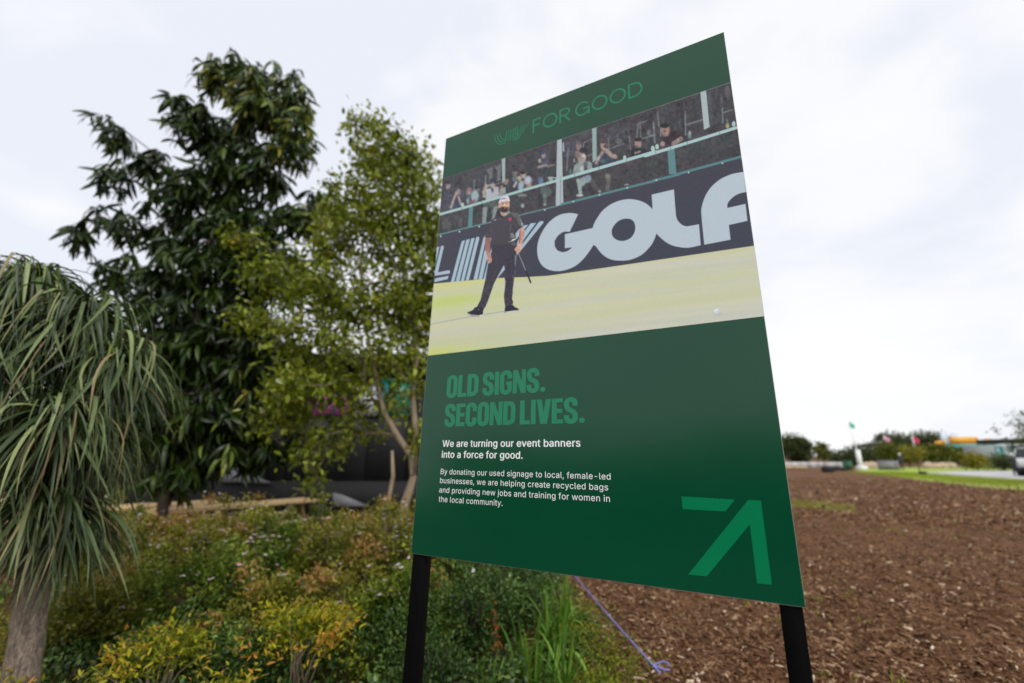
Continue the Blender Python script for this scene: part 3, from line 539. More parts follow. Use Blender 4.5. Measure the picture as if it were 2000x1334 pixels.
# lay it onto the board: sample by board coordinates
P4 = [(863.9, 349.3), (1427.6, 160.3), (1493.0, 618.2), (835.2, 694.3)]
uvc = np.array([uv_of(*p) for p in P4])
v_top, v_bot = uvc[:2, 1].mean(), uvc[2:, 1].mean()
IW, IH = 1400, int(1400 * (v_top - v_bot) / SW)
uu, vv = np.meshgrid((np.arange(IW) + .5) / IW * SW, v_bot + (np.arange(IH) + .5) / IH * (v_top - v_bot))
PW = BL[None, None] + uu[..., None] * U + vv[..., None] * Vv - EYE
dep = PW[..., 1] * math.cos(PITCH) + PW[..., 2] * math.sin(PITCH)
gx = (1000 + FPX * PW[..., 0] / dep - OX) * KS - .5; gy = (667 - FPX * (-PW[..., 1] * math.sin(PITCH) + PW[..., 2] * math.cos(PITCH)) / dep - OY) * KS - .5
gx = np.clip(gx, 0, CW - 2); gy = np.clip(gy, 0, CH - 2); ix = gx.astype(int); iy = gy.astype(int); fx = (gx - ix)[..., None]; fy = (gy - iy)[..., None]
img = (cv[iy, ix] * (1 - fx) + cv[iy, ix + 1] * fx) * (1 - fy) + (cv[iy + 1, ix] * (1 - fx) + cv[iy + 1, ix + 1] * fx) * fy
lin = (np.clip(img, 0, 255) / 255.) ** 2.2
INK_OFF = np.array([.036, .037, .038]); INK_GAIN = 1.08                # ink seen without its gloss, under full light
lin = np.clip((lin - INK_OFF) * INK_GAIN, .004, .9)
rgba = np.ones((IH, IW, 4), np.float32); rgba[..., :3] = np.where(lin <= .0031308, lin * 12.92, 1.055 * lin ** (1 / 2.4) - .055)
im = bpy.data.images.new('golf_print', IW, IH); im.pixels.foreach_set(rgba.ravel()); im.update(); im.pack()
pm = vinyl('photo_print', (.5, .5, .5)); nt = pm.node_tree; b = nt.nodes['Principled BSDF']
for l in list(nt.links):
    if l.to_socket == b.inputs['Base Color']: nt.links.remove(l)
ti = N(nt, 'ShaderNodeTexImage', image=im, interpolation='Cubic'); ti.extension = 'EXTEND'
un = N(nt, 'ShaderNodeUVMap', uv_map='uv'); nt.links.new(un.outputs[0], ti.inputs[0]); nt.links.new(ti.outputs[0], b.inputs['Base Color'])
q4 = [(i_, v_bot), (SW - i_, v_bot), (SW - i_, v_top), (i_, v_top)]
Vq = np.array([on_sign(a, b_, .00055) - base_pt for a, b_ in q4])
ph = link('printed_photo', mesh('printed_photo', Vq, np.array([(0, 1, 2, 3)]), pm, uv=[(i_ / SW, 0), (1 - i_ / SW, 0), (1 - i_ / SW, 1), (i_ / SW, 1)]), sign)
ph['label'] = 'printed photo of a golfer in black before a crowded stand, GOLF in big letters'

# ---- lettering
def stroke(pts, t, close=False):
    P = np.array(pts, float); n = len(P); Lf = []; Rt = []
    for i in range(n):
        a = P[(i - 1) % n] if (close or i > 0) else None; c = P[(i + 1) % n] if (close or i < n - 1) else None
        d1 = (P[i] - a) if a is not None else (c - P[i]); d2 = (c - P[i]) if c is not None else (P[i] - a)
        d1 = d1 / np.linalg.norm(d1); d2 = d2 / np.linalg.norm(d2); n1 = np.array([-d1[1], d1[0]]); n2 = np.array([-d2[1], d2[0]])
        mm = n1 + n2; mm /= np.linalg.norm(mm); mm = mm / max(.5, mm @ n1); Lf.append(P[i] + mm * t / 2); Rt.append(P[i] - mm * t / 2)
    V = np.array(Lf + Rt); F = [(i, i + n, i + 1 + n, i + 1) for i in range(n - 1)]
    if close: F.append((n - 1, 2 * n - 1, n, 0))
    return V, F
def arc(cx, cy, rx, ry, a0, a1, n=7): return [(cx + rx * math.cos(R(a0 + (a1 - a0) * i / n)), cy + ry * math.sin(R(a0 + (a1 - a0) * i / n))) for i in range(n + 1)]
TH = .185
def glyph(ch):
    w = {'O': .5, 'D': .5, 'S': .5, 'C': .49, 'G': .51, 'L': .4, 'E': .41, 'I': TH, 'N': .53, 'V': .54, '.': .2, ' ': .1}[ch]; h = TH / 2; r = w / 2 - h; g = []
    if ch == 'O': g = [stroke(arc(w / 2, 1 - w / 2 + .03, r, r, 0, 180) + arc(w / 2, w / 2 - .03, r, r, 180, 360), TH, True)]
    if ch == 'D': q = .17; g = [stroke([(TH, h)] + arc(w - h - q, h + q, q, q, -90, 0, 5) + arc(w - h - q, 1 - h - q, q, q, 0, 90, 5) + [(TH, 1 - h)], TH), stroke([(h, 0), (h, 1)], TH)]
    if ch in 'CG':
        top = arc(w / 2, 1 - w / 2 + .03, r, r, 0, 180); bot = arc(w / 2, w / 2 - .03, r, r, 180, 360)
        if ch == 'C': g = [stroke([(w - h, .64)] + top + bot + [(w - h, .36)], TH)]
        else: g = [stroke([(w - h, .66)] + top + bot + [(w - h, .53)], TH), stroke([(w, .46), (w * .52, .46)], TH * .75)]
    if ch == 'S': g = [stroke([(w - h, .68)] + arc(w / 2, 1 - w / 2 + .03, r, r, 0, 180) + [(h + .01, .66), (w * .3, .56), (w * .7, .44), (w - h - .01, .34)] + arc(w / 2, w / 2 - .03, r, r, 0, -180) + [(h, .32)], TH)]
    if ch == 'L': g = [stroke([(h, 0), (h, 1)], TH), stroke([(TH, h * .88), (w, h * .88)], TH * .88)]
    if ch == 'E': g = [stroke([(h, 0), (h, 1)], TH)] + [stroke([(TH, y), (w - (.03 if y == .5 else 0), y)], TH * .86) for y in (h * .86, .5, 1 - h * .86)]
    if ch == 'I': g = [stroke([(h, 0), (h, 1)], TH)]
    if ch == 'N': g = [stroke([(h * .9, 0), (h * .9, 1)], TH * .9), stroke([(w - h * .9, 0), (w - h * .9, 1)], TH * .9), (np.array([(.0, 1), (.19, 1), (w, 0), (w - .19, 0)]), [(0, 3, 2, 1)])]
    if ch == 'V': g = [(np.array([(0, 1), (.195, 1), (w / 2 + .06, 0), (w / 2 - .13, 0)]), [(0, 3, 2, 1)]), (np.array([(w, 1), (w - .195, 1), (w / 2 - .06, 0), (w / 2 + .13, 0)]), [(0, 1, 2, 3)])]
    if ch == '.': P = arc(.1, .1, .105, .105, 0, 330, 11); g = [(np.array(P), [(0, i, i + 1) for i in range(1, 11)])]
    return w, g
def headline(txt, u0, u1, vb, vh):
    x = 0; sh_ = []
    for ch in txt:
        w_, g = glyph(ch); sh_ += [(V + (x, 0), F) for V, F in g]; x += w_ + (.035 if ch != ' ' else .05)
    x -= .035; s = (u1 - u0) / x
    return [(np.stack([u0 + V[:, 0] * s, vb + V[:, 1] * vh], 1), F) for V, F in sh_]
a1_, b1_, t1_, e1_ = uv_of(873, 776), uv_of(894.8, 775.5), uv_of(896.8, 732.8), uv_of(1065.5, 765)
b2_, t2_, e2_ = uv_of(891.5, 832.5), uv_of(892, 789), uv_of(1142.5, 826)
flat('heading_lettering', headline('OLD SIGNS.', uv_of(872.8, 760)[0], e1_[0], b1_[1], t1_[1] - b1_[1]), TITLE_GREEN, .0006)
flat('heading_lettering', headline('SECOND LIVES.', uv_of(868.8, 815)[0], e2_[0], b2_[1], t2_[1] - b2_[1]), TITLE_GREEN, .0006)
import os
try: FONT = bpy.data.fonts.load(os.path.join(bpy.utils.system_resource('DATAFILES', path='fonts'), 'Inter.woff2'))     # Blender's own interface font
except Exception: FONT = None
CAPU = 1.
def text_shapes(body, u0, u1, vb, cap=None, bold=0., xs=None):
    c = bpy.data.curves.new('t', 'FONT'); c.body = body; c.size = 1
    if FONT: c.font = FONT
    c.space_character = 1.03; c.resolution_u = 3; c.fill_mode = 'BOTH'
    o = bpy.data.objects.new('t', c); COL.objects.link(o); bpy.context.view_layer.update()
    me = bpy.data.meshes.new_from_object(o.evaluated_get(bpy.context.evaluated_depsgraph_get()))
    n = len(me.vertices); co = np.empty(n * 3, np.float32); me.vertices.foreach_get('co', co); co = co.reshape(-1, 3)[:, :2].copy()
    F = [tuple(p.vertices) for p in me.polygons]; bpy.data.objects.remove(o); bpy.data.curves.remove(c); bpy.data.meshes.remove(me)
    x0, x1 = co[:, 0].min(), co[:, 0].max(); capu = CAPU
    sx = (u1 - u0) / (x1 - x0); sy = cap / capu
    if cap == 0: return co[:, 1].max()
    return (np.stack([u0 + (co[:, 0] - x0) * sx, vb + co[:, 1] * sy], 1), [f for f in F if len(f) in (3, 4)])
CAPU = float(text_shapes('H', 0, 1, 0, 0))
for body, pa, pb, bold in (('We are turning our event banners', (864.4, 872.5), (1133.5, 872.5), .018), ('into a force for good.', (862.8, 894.1), (1020.6, 895.6), .018)):
    a, b_ = uv_of(*pa), uv_of(*pb); cp = uv_of(864.6, 859.7)[1] - uv_of(864.4, 872.5)[1]
    flat('subheading_lettering', [text_shapes(body, a[0] + d_, b_[0] + d_, (a[1] + b_[1]) / 2 + e_, cp) for d_, e_ in ((-.0008, 0), (.0008, 0), (-.0004, .0005), (.0004, -.0003))], WHITE_INK, .0006)
for body, pa, pb in (('By donating our used signage to local, female-led', (860.8, 925.6), (1192.9, 937.2)), ('businesses, we are helping create recycled bags', (859.4, 943.6), (1188.0, 957.6)),
                     ('and providing new jobs and training for women in', (857.9, 961.2), (1191.5, 980.9)), ('the local community.', (856.8, 980.0), (981.8, 988.0))):
    a, b_ = uv_of(*pa), uv_of(*pb); cp = uv_of(861, 915.2)[1] - uv_of(860.8, 925.6)[1]
    flat('body_lettering', [text_shapes(body, a[0], b_[0], (a[1] + b_[1]) / 2, cp, .003)], WHITE_INK, .0006)
zb = Z(950, 150, 6.25)
a, b_, c_ = uv_of(*zb([(565, 690)])[0]), uv_of(*zb([(1912, 190)])[0]), uv_of(*zb([(553, 532)])[0]); b3, a3 = uv_of(*zb([(1030, 522)])[0]), uv_of(*zb([(1085, 420)])[0])
def thin(txt, u0, u1, vb, vh, t=.115):
    x = 0; out = []
    for ch in txt:
        w_ = {'F': .62, 'O': 1.06, 'R': .78, 'G': 1.02, 'D': .90}[ch]; h = t / 2; g = []
        if ch == 'F': g = [stroke([(h, 0), (h, 1)], t), stroke([(t, 1 - h), (w_, 1 - h)], t), stroke([(t, .53), (w_ * .9, .53)], t)]
        if ch == 'O': g = [stroke([(w_ / 2 + (w_ / 2 - h) * math.cos(q), .5 + (.5 - h) * math.sin(q)) for q in np.linspace(0, 2 * math.pi, 29)[:-1]], t, True)]
        if ch == 'G': g = [stroke([(w_ / 2 + (w_ / 2 - h) * math.cos(q), .5 + (.5 - h) * math.sin(q)) for q in np.linspace(.62, 2 * math.pi - .62, 24)], t), stroke([(w_ - h * 1.3, 0), (w_ - h * 1.3, .48), (w_ * .52, .48)], t)]
        if ch == 'R': g = [stroke([(h, 0), (h, 1)], t), stroke([(t, 1 - h), (w_ * .58, 1 - h)] + arc(w_ * .60, .72, w_ * .36 - h, .28 - h, 80, -80, 7) + [(w_ * .58, .44 + h), (t, .44 + h)], t), stroke([(w_ * .45, .46), (w_ - h, 0)], t)]
        if ch == 'D': g = [stroke([(h, 0), (h, 1)], t), stroke([(t, 1 - h), (w_ * .42, 1 - h)] + arc(w_ * .45, .5, w_ * .55 - h, .5 - h, 82, -82, 12) + [(w_ * .42, h), (t, h)], t)]
        out += [(V + (x, 0), F) for V, F in g]; x += w_ + .13
    x -= .13; s_ = (u1 - u0) / x
    return [(np.stack([u0 + V[:, 0] * s_, vb + V[:, 1] * vh], 1), F) for V, F in out]
flat('title_lettering', thin('FOR', a[0], b3[0], a[1], c_[1] - a[1]), TITLE_GREEN, .0006)
flat('title_lettering', thin('GOOD', a3[0], b_[0], a[1], c_[1] - a[1]), TITLE_GREEN, .0006)
lg = []
for P_ in ([(100, 712), (112, 780), (150, 828), (240, 805)], [(130, 700), (145, 765), (172, 795), (238, 780)], [(160, 690), (175, 740), (190, 760), (236, 755)], [(250, 655), (232, 795)], [(278, 645), (262, 785)], [(306, 640), (292, 775)],
           [(335, 628), (318, 782)], [(360, 615), (345, 770)], [(386, 606), (372, 735)], [(345, 785), (440, 590)], [(368, 775), (478, 575)], [(392, 755), (520, 560)]):
    lg.append(stroke([uv_of(*p) for p in zb(P_)], .0036))
flat('logo_mark', lg, TITLE_GREEN, .0006)
za = Z(1240, 900, 3.0725)
p1 = np.array([uv_of(*p) for p in za([(280, 213), (600, 232), (543, 303), (287, 289)])])
p2 = np.array([uv_of(*p) for p in za([(680, 234), (757, 238), (822, 743), (733, 735), (690, 380), (432, 692), (320, 682)])])
flat('arrow_mark', [(p1, [(0, 3, 2, 1)]), (p2, [(0, 4, 3, 1), (1, 3, 2), (0, 6, 5, 4)])], LIGHTGREEN, .0006)
# ------------------------------------------------------------------ ground
def vnoise(X, Y, s, seed=0):
    r_ = np.random.default_rng(seed); G = r_.random((256, 256)); x = X / s; y = Y / s; i = np.floor(x).astype(int); j = np.floor(y).astype(int)
    fx, fy = x - i, y - j; fx = fx * fx * (3 - 2 * fx); fy = fy * fy * (3 - 2 * fy); g = lambda a, b: G[a % 256, b % 256]
    return (g(i, j) * (1 - fx) + g(i + 1, j) * fx) * (1 - fy) + (g(i, j + 1) * (1 - fx) + g(i + 1, j + 1) * fx) * fy
def gz(X, Y):
    X = np.asarray(X, float); Y = np.asarray(Y, float)
    near = np.clip((20 - np.hypot(X, Y)) / 6, 0, 1)
    z = (vnoise(X, Y, 1.7, 1) - .5) * .14 + (vnoise(X, Y, .55, 2) - .5) * .09 + (vnoise(X, Y, .16, 3) - .5) * .045 + (vnoise(X, Y, .07, 4) - .5) * .02
    return z * near
def soil_mat():
    m, nt, b = newmat('mulch_soil'); b.inputs['Roughness'].default_value = .95; b.inputs['Specular IOR Level'].default_value = .15
    tc = N(nt, 'ShaderNodeTexCoord'); L = nt.links.new
    a = N(nt, 'ShaderNodeTexNoise', i_Scale=26.0, i_Detail=8.0, i_Roughness=.7, i_Distortion=1.2); r = N(nt, 'ShaderNodeValToRGB'); e = r.color_ramp.elements
    e[0].position = .3; e[0].color = (.050, .022, .010, 1); e[1].position = .78; e[1].color = (.26, .14, .072, 1); k = e.new(.52); k.color = (.135, .066, .032, 1)
    c = N(nt, 'ShaderNodeTexNoise', i_Scale=1.3, i_Detail=9.0, i_Roughness=.78); mr = N(nt, 'ShaderNodeMapRange'); mr.inputs['From Min'].default_value = .3; mr.inputs['From Max'].default_value = .7; mr.inputs['To Min'].default_value = .55; mr.inputs['To Max'].default_value = 1.5
    hs = N(nt, 'ShaderNodeHueSaturation'); bu = N(nt, 'ShaderNodeBump'); bu.inputs['Strength'].default_value = .9; bu.inputs['Distance'].default_value = .03
    L(tc.outputs['Object'], a.inputs['Vector']); L(tc.outputs['Object'], c.inputs['Vector']); L(a.outputs[0], r.inputs[0]); L(c.outputs[0], mr.inputs[0]); L(mr.outputs[0], hs.inputs['Value'])
    L(r.outputs[0], hs.inputs['Color']); L(hs.outputs[0], b.inputs['Base Color']); L(a.outputs[0], bu.inputs['Height']); L(bu.outputs[0], b.inputs['Normal'])
    return m
SOIL = soil_mat()
rad = np.concatenate([[.0], np.geomspace(1.2, 22, 230), [30, 45, 80, 160, 400, 900]]); ang = np.linspace(0, 2 * math.pi, 361)[:-1]
fa = ang; RR, AA = np.meshgrid(rad, fa, indexing='ij'); GX = RR * np.sin(AA); GY = RR * np.cos(AA); GZ = gz(GX, GY)
nr, na = RR.shape; idx = np.arange(nr * na).reshape(nr, na)
Fg = np.stack([idx[:-1], np.roll(idx, -1, 1)[:-1], np.roll(idx, -1, 1)[1:], idx[1:]], -1).reshape(-1, 4)[:, ::-1]
Vg = np.stack([GX, GY, GZ], -1).reshape(-1, 3); Fg = Fg[na:]                      # the inner ring collapses to a fan
Fan = np.array([(idx[0, 0], idx[1, (j + 1) % na], idx[1, j]) for j in range(na)])
tag(link('ground', mesh('ground', Vg, [Fg, Fan], SOIL, smooth=True)), kind='structure')

# loose bark chips
def chips(n, dist, name, cols, size, label):
    d = dist(n); th = rng.uniform(-.12, .92, n); X = d * np.sin(th) ; Y = d * np.cos(th)
    keep = (X > .45 + .2 * rng.random(n)) | (rng.random(n) < .25); X, Y = X[keep], Y[keep]; n = len(X)
    P = np.stack([X, Y, gz(X, Y) + rng.uniform(.002, .022, n)], 1)
    D = unit(n); D[:, 2] *= .35; Rm = frames(D, roll=rng.normal(0, .6, n)); ln = rng.uniform(*size, n) * np.where(rng.random(n) < .06, 1.8, 1)
    V0 = np.array([(-.5, -.5, -.5), (.5, -.35, -.5), (.45, .5, -.5), (-.4, .4, -.5), (-.45, -.4, .5), (.42, -.3, .4), (.4, .42, .5), (-.35, .35, .3)])
    Q0 = np.array([(4, 5, 6, 7), (0, 1, 5, 4), (1, 2, 6, 5), (2, 3, 7, 6), (3, 0, 4, 7)])
    Sc = np.stack([ln, ln * rng.uniform(.18, .5, n), ln * rng.uniform(.06, .2, n)], 1)
    V, Q = merged((V0, Q0), Rm, P, Sc); o = link(name, mesh(name, V, Q, cols, tone=np.repeat(rng.random(n), 8)))
    tag(o, label, 'mulch', kind='stuff')
chipm = leafmat('bark_chip', [(0, (.045, .019, .009)), (.45, (.125, .060, .029)), (.8, (.22, .120, .062)), (.975, (.36, .235, .14)), (.99, (.62, .50, .37))], .9, 0, spec=.15)
chips(85000, lambda n: 3.2 + 24 * rng.random(n) ** 1.5, 'bark_mulch', chipm, (.022, .060), 'brown bark mulch chips spread over the bare ground')

chips(42000, lambda n: 15 + 26 * rng.random(n) ** 1.2, 'far_bark_mulch', chipm, (.05, .13), 'coarse brown bark mulch farther out towards the lawn')
# lawn, path, turf patch beyond the mulch
LAWN = plain('lawn_turf', (.27, .36, .04), .9, .22, 1.4, .4, bscale=50)
PATHM = plain('path_concrete', (.42, .41, .42), .85, .1, 1.5)
def sheet(name, pts, z, mat, nseg=1):
    V = [(p[0], p[1], z) for p in pts]; n = len(V)
    c = np.mean(V, 0); V.append(c); o = link(name, mesh(name, np.array(V), np.array([(i, (i + 1) % n, n) for i in range(n)]), mat)); tag(o, kind='structure'); return o
G_ = lambda *l: [ground_at(*p) for p in l]
lawn_pts = G_((1668, 919), (1705, 924), (1760, 932.5), (1820, 941), (1900, 950), (1985, 957), (2150, 962), (2500, 955), (2600, 917), (2200, 911), (1900, 911.5), (1700, 912.5))
sheet('lawn', lawn_pts, .012, LAWN)
sheet('path', G_((1790, 925), (1830, 932), (1900, 936), (2000, 941), (2200, 944), (2400, 930), (2250, 919), (2000, 920), (1880, 920)), .018, PATHM)
ASPH = plain('added_asphalt', (.042, .043, .045), .9, .15, 14, .5, bscale=90, spec=.2)
sheet('added_road', [(-40, 1.4), (40, 1.4), (40, -14), (-40, -14)], .07, ASPH)  # unseen dark ground, added behind the camera to darken the sign's reflection and bounce
GB = leaf_small(.10, .2, .3)
def blades(name, X, Y, h, mat, label, cat='grass', zb=0., lean=.35):
    n = len(X); P = np.stack([X, Y, gz(X, Y) + zb], 1); D = unit(n); D[:, 2] = 1.2 / lean * .5; Rm = frames(D, roll=rng.uniform(0, 6.28, n))
    V, Q = merged(GB, Rm, P, rng.uniform(.6, 1.3, n) * h); o = link(name, mesh(name, V, Q, mat, tone=np.repeat(rng.random(n), 6))); return tag(o, label, cat, kind='stuff')
TURF = leafmat('turf_blade', [(0, (.24, .32, .03)), (.6, (.34, .42, .045)), (1, (.46, .48, .08))], .6, .3)
c = ground_at(1585, 987); n = 1500; a = rng.uniform(0, 6.28, n); r_ = np.sqrt(rng.random(n))
blades('grass_patch', c[0] + 1.1 * r_ * np.cos(a) , c[1] + 1.7 * r_ * np.sin(a) + .3 * r_ * np.cos(a), .07, TURF, 'thin patch of yellow green grass in the mulch right of the sign')
n = 26000; kx = rng.uniform(0, 1, n); l0, l1 = ground_at(1700, 925), ground_at(2040, 955)
X = l0[0] + (l1[0] - l0[0]) * kx; Y = l0[1] + (l1[1] - l0[1]) * kx + rng.uniform(.2, 5, n); X = X + rng.uniform(0, 6, n)
blades('lawn_blades', X, Y, .09, TURF, 'bright green mown grass of the lawn edge beyond the mulch', zb=.01)

n = 700; X = rng.uniform(.6, 12, n); Y = rng.uniform(3.6, 20, n); k_ = vnoise(X, Y, 1.3, 9) > .62; X, Y = X[k_], Y[k_]
WX = np.repeat(X, 7) + rng.normal(0, .03, len(X) * 7); WY = np.repeat(Y, 7) + rng.normal(0, .03, len(X) * 7)
blades('weed_sprouts', WX, WY, .05, TURF, 'tiny green weeds sprouting here and there in the mulch', 'weeds')
n = 900; X = rng.uniform(.7, 14, n); Y = rng.uniform(3.4, 16, n); P = np.stack([X, Y, gz(X, Y) + .02], 1)
V, Q = merged(leaf_small(.5, .3, .2), frames(unit(n, .2), up=(0, 0, 1), roll=rng.normal(0, .5, n)), P, rng.uniform(.025, .06, n))
tag(link('fallen_leaves', mesh('fallen_leaves', V, Q, leafmat('dead_leaf', [(0, (.12, .06, .025)), (.6, (.28, .17, .07)), (1, (.48, .36, .16))], .7, .1), tone=np.repeat(rng.random(n), 6))), 'dry fallen leaves scattered over the mulch', 'fallen leaves', kind='stuff')
# string staked along the bed
mb = MB(); a, b_ = ground_at(1096, 1107), ground_at(1292, 1350); pts = [a + (b_ - a) * t + np.array([0, 0, .11 - .02 * math.sin(math.pi * t)]) for t in np.linspace(0, 1, 14)]
mb.tube(pts, .007, 6)
e_ = ground_at(1292, 1328) + np.array([.0, 0, .09]); mb.tube([e_ + np.array([.07 * math.cos(t), .05 * math.sin(t), .012 * math.sin(2 * t)]) for t in np.linspace(0, 5.6, 12)], .006, 6)
ST = plain('violet_string', (.20, .20, .52), .6, .1)
sto = mb.out('marker_string', ST); tag(sto, 'thin violet string stretched over the mulch below the sign', 'string')

# ------------------------------------------------------------------ planting bed
LEAF_S = [leaf_small(.5, .3, .1), leaf_small(.42, .5, .25), leaf_small(.58, .1, .05)]
LEAF_POINT = [leaf_small(.32, .4, .2), leaf_small(.28, .2, .35), leaf_small(.36, .6, .1)]
def shrub(name, x, y, rx, ry, h, nclump, nleaf, L_, mat, label, group, cat='shrub', forms=LEAF_S, stems=14, flowers=0, flower_mat=None, updir=.5, spread=.07, stem_mat=None, open_=.0, tips=None, lean=(0, 0)):
    z0 = float(gz(x, y)) - .01; root = empty(name, (x, y, z0), label, cat, group); base = np.array([x, y, z0])
    u = unit(nclump, .15); rr_ = rng.random(nclump) ** .38; u[:, 2] = np.abs(u[:, 2]); lump = 1 + .22 * np.sin(u[:, 0] * 5 + x * 7) * np.cos(u[:, 1] * 4 + y * 3) + rng.normal(0, .07, nclump)
    C = np.stack([u[:, 0] * rx * rr_ * lump, u[:, 1] * ry * rr_ * lump, (open_ + (1 - open_) * (.12 + .88 * u[:, 2] * rr_ * lump)) * h], 1)
    C[:, :2] += np.array(lean) * (C[:, 2:3] / h); C += base
    # stems
    mb = MB(); sel = rng.choice(nclump, min(nclump, stems * 3), replace=False)
    for k, i in enumerate(sel):
        p0 = base + np.array([rng.uniform(-.06, .06), rng.uniform(-.06, .06), 0]); mid = p0 * .55 + C[i] * .45 + np.array([0, 0, .12 * h]) + rng.normal(0, .02, 3)
        mb.tube([p0, mid, C[i]], [.007, .005, .002], 5)
    mb.out('stems', stem_mat or TWIG, root, rel=base, smooth=True)
    ci = rng.integers(0, nclump, nleaf); out = (C[ci] - base - np.array([0, 0, h * .3])); out /= np.linalg.norm(out, axis=1)[:, None] + 1e-6
    P = C[ci] + rng.normal(0, spread, (nleaf, 3)) * np.array([1, 1, .8]); P[:, 2] = np.maximum(P[:, 2], z0 + .03)
    D = out * .7 + unit(nleaf, updir) ; Rm = frames(D, roll=rng.normal(0, .7, nleaf)); vi = rng.integers(0, len(forms), nleaf)
    tone = np.clip(.5 * rng.random(nleaf) + .6 * rng.random(nclump)[ci] - .05, 0, 1)
    if tips is not None:                                # young growth towards the outside
        f = np.clip(np.linalg.norm((P - base) / np.array([rx, ry, h]), axis=1), 0, 1.2); tone = np.clip(tone * .6 + tips * f ** 2, 0, .999)
    leaves(root, forms, vi, Rm, P, rng.uniform(.6, 1.2, nleaf) * L_, mat, tone=tone)
    if flowers:
        fi = rng.integers(0, nclump, flowers); up = C[fi] + out[:flowers] * .02; k = 5; n = flowers * k
        far = np.argsort(-(C[:, 2] + .3 * np.abs(u[:, 0]) - .25 * C[:, 1]))[:max(8, nclump // 2)]; fi = rng.choice(far, flowers)
        o_ = (C[fi] - base); o_ /= np.linalg.norm(o_, axis=1)[:, None]; Pf = C[fi] + o_ * .05 + rng.normal(0, .05, (flowers, 3))
        th = np.tile(np.arange(k) * 2 * math.pi / k, flowers); D = np.stack([np.cos(th), np.sin(th), np.full(n, .35)], 1) + np.repeat(rng.normal(0, .35, (flowers, 3)), k, 0)
        leaves(root, [leaf_small(.7, .1, .2)], np.zeros(n, int), frames(D), np.repeat(Pf, k, 0), np.full(n, .028) * rng.uniform(.8, 1.3, n), flower_mat, name='flowers')
    return root
ABEL = leafmat('abelia_leaf', [(0, (.022, .036, .005)), (.3, (.070, .092, .009)), (.6, (.17, .18, .018)), (.85, (.26, .23, .035)), (1, (.34, .17, .06))], .38, .25)
ABEL_G = leafmat('abelia_green_leaf', [(0, (.018, .038, .005)), (.45, (.060, .11, .010)), (.8, (.16, .22, .020)), (1, (.28, .28, .035))], .38, .25)
FLOW = leafmat('pale_petal', [(0, (.58, .30, .34)), (.4, (.72, .56, .60)), (1, (.86, .82, .84))], .6, .3)
GLOSS = leafmat('glossy_leaf', [(0, (.016, .038, .008)), (.5, (.042, .092, .016)), (.85, (.10, .18, .03)), (1, (.19, .28, .05))], .32, .2, spec=.35)
YEL = leafmat('golden_leaf', [(0, (.035, .07, .006)), (.4, (.10, .15, .010)), (.65, (.24, .26, .016)), (.88, (.50, .44, .025)), (1, (.56, .26, .05))], .42, .35)
GR = 'flowering shrubs massed in the bed'
ORD = ['nearest the palm', 'second from the palm', 'third from the palm', 'fourth from the palm', 'fifth from the palm', 'sixth from the palm', 'seventh from the palm']
for row, (D, h, xs_) in enumerate(((7.7, .52, (-6.6, -5.6, -4.6, -3.6, -2.6, -1.6, -.7)), (6.6, .76, (-5.6, -4.7, -3.8, -2.9, -2.0, -1.1, -.25)), (5.5, .76, (-4.6, -3.75, -2.9, -2.05, -1.25, -.5)), (4.5, .62, (-3.6, -2.85, -2.1, -1.4, -.8)))):
    rn = ['in the far back row of the bed', 'in the second row from the back', 'in the middle row of the bed', 'in the front row behind the golden shrubs'][row]
    for k, x in enumerate(xs_):
        bz = (k + row) % 3 != 1; hh = h * rng.uniform(.88, 1.38)
        shrub('flowering_shrub', x + rng.uniform(-.12, .12), D + rng.uniform(-.2, .2), rng.uniform(.5, .66), rng.uniform(.48, .6), hh, 62, 5600 if row > 1 else 4700, .044, ABEL if bz else ABEL_G, ('bronze tipped' if bz else 'plain green') + ' flowering shrub ' + rn + ', ' + ORD[k], GR, flowers=[85, 90, 50, 16][row], flower_mat=FLOW, tips=.42, spread=.06)
def gpt(px, py, z):                       # ground position of something z metres high seen at that pixel
    r = ray(px, py); t = (CAM_H - z) / -r[2]; return r[0] * t, r[1] * t
for (px, py, h, rx, n_, lb_) in ((325, 1228, .50, .34, 900, 'golden yellow shrub with sparse twigs right of the palm trunk'), (600, 1160, .70, .36, 1250, 'large golden yellow shrub with bare leaning stems, centre of the bed'),
                                 (110, 1350, .36, .2, 260, 'small yellow and orange shrub at the foot of the palm trunk'), (440, 1310, .36, .22, 260, 'low yellow green shrub between the two golden shrubs'), (10, 1290, .5, .2, 240, 'orange tipped shrub left of the palm trunk at the picture edge')):
    x, y = gpt(px, py, h * .9)
    shrub('golden_shrub', x, y, rx, rx * .8, h, 60, int(n_ * 1.35), .048, YEL, lb_, 'golden shrubs along the front of the bed', forms=LEAF_POINT, stems=4, updir=.3, spread=.045, stem_mat=BARK_PALE, open_=.5, tips=.40)
for (x, y, rx, ry, h, n_, lb_) in ((-.38, 4.3, .42, .40, .72, 6200, 'dark glossy shrub right behind the left post of the sign'), (.0, 4.75, .42, .40, .68, 5600, 'dense dark green shrub under the middle of the board edge'), (.22, 5.6, .4, .45, .58, 4200, 'dark green shrub meeting the mulch, farthest back under the board'),
                                   (-.85, 4.0, .4, .35, .56, 4400, 'dark green shrub left of the left post, behind the golden shrub'), (-.55, 3.6, .36, .25, .46, 3200, 'low dark shrub at the foot of the left post'), (-1.9, 3.75, .45, .3, .42, 3600, 'low dark green shrub between the two golden shrubs'), (-2.6, 3.9, .45, .35, .46, 3600, 'low dark green shrub behind the left golden shrub')):
    shrub('glossy_shrub', x, y, rx, ry, h, 130, n_, .034, GLOSS, lb_, 'dark green shrubs along the bed', spread=.05, tips=.35)
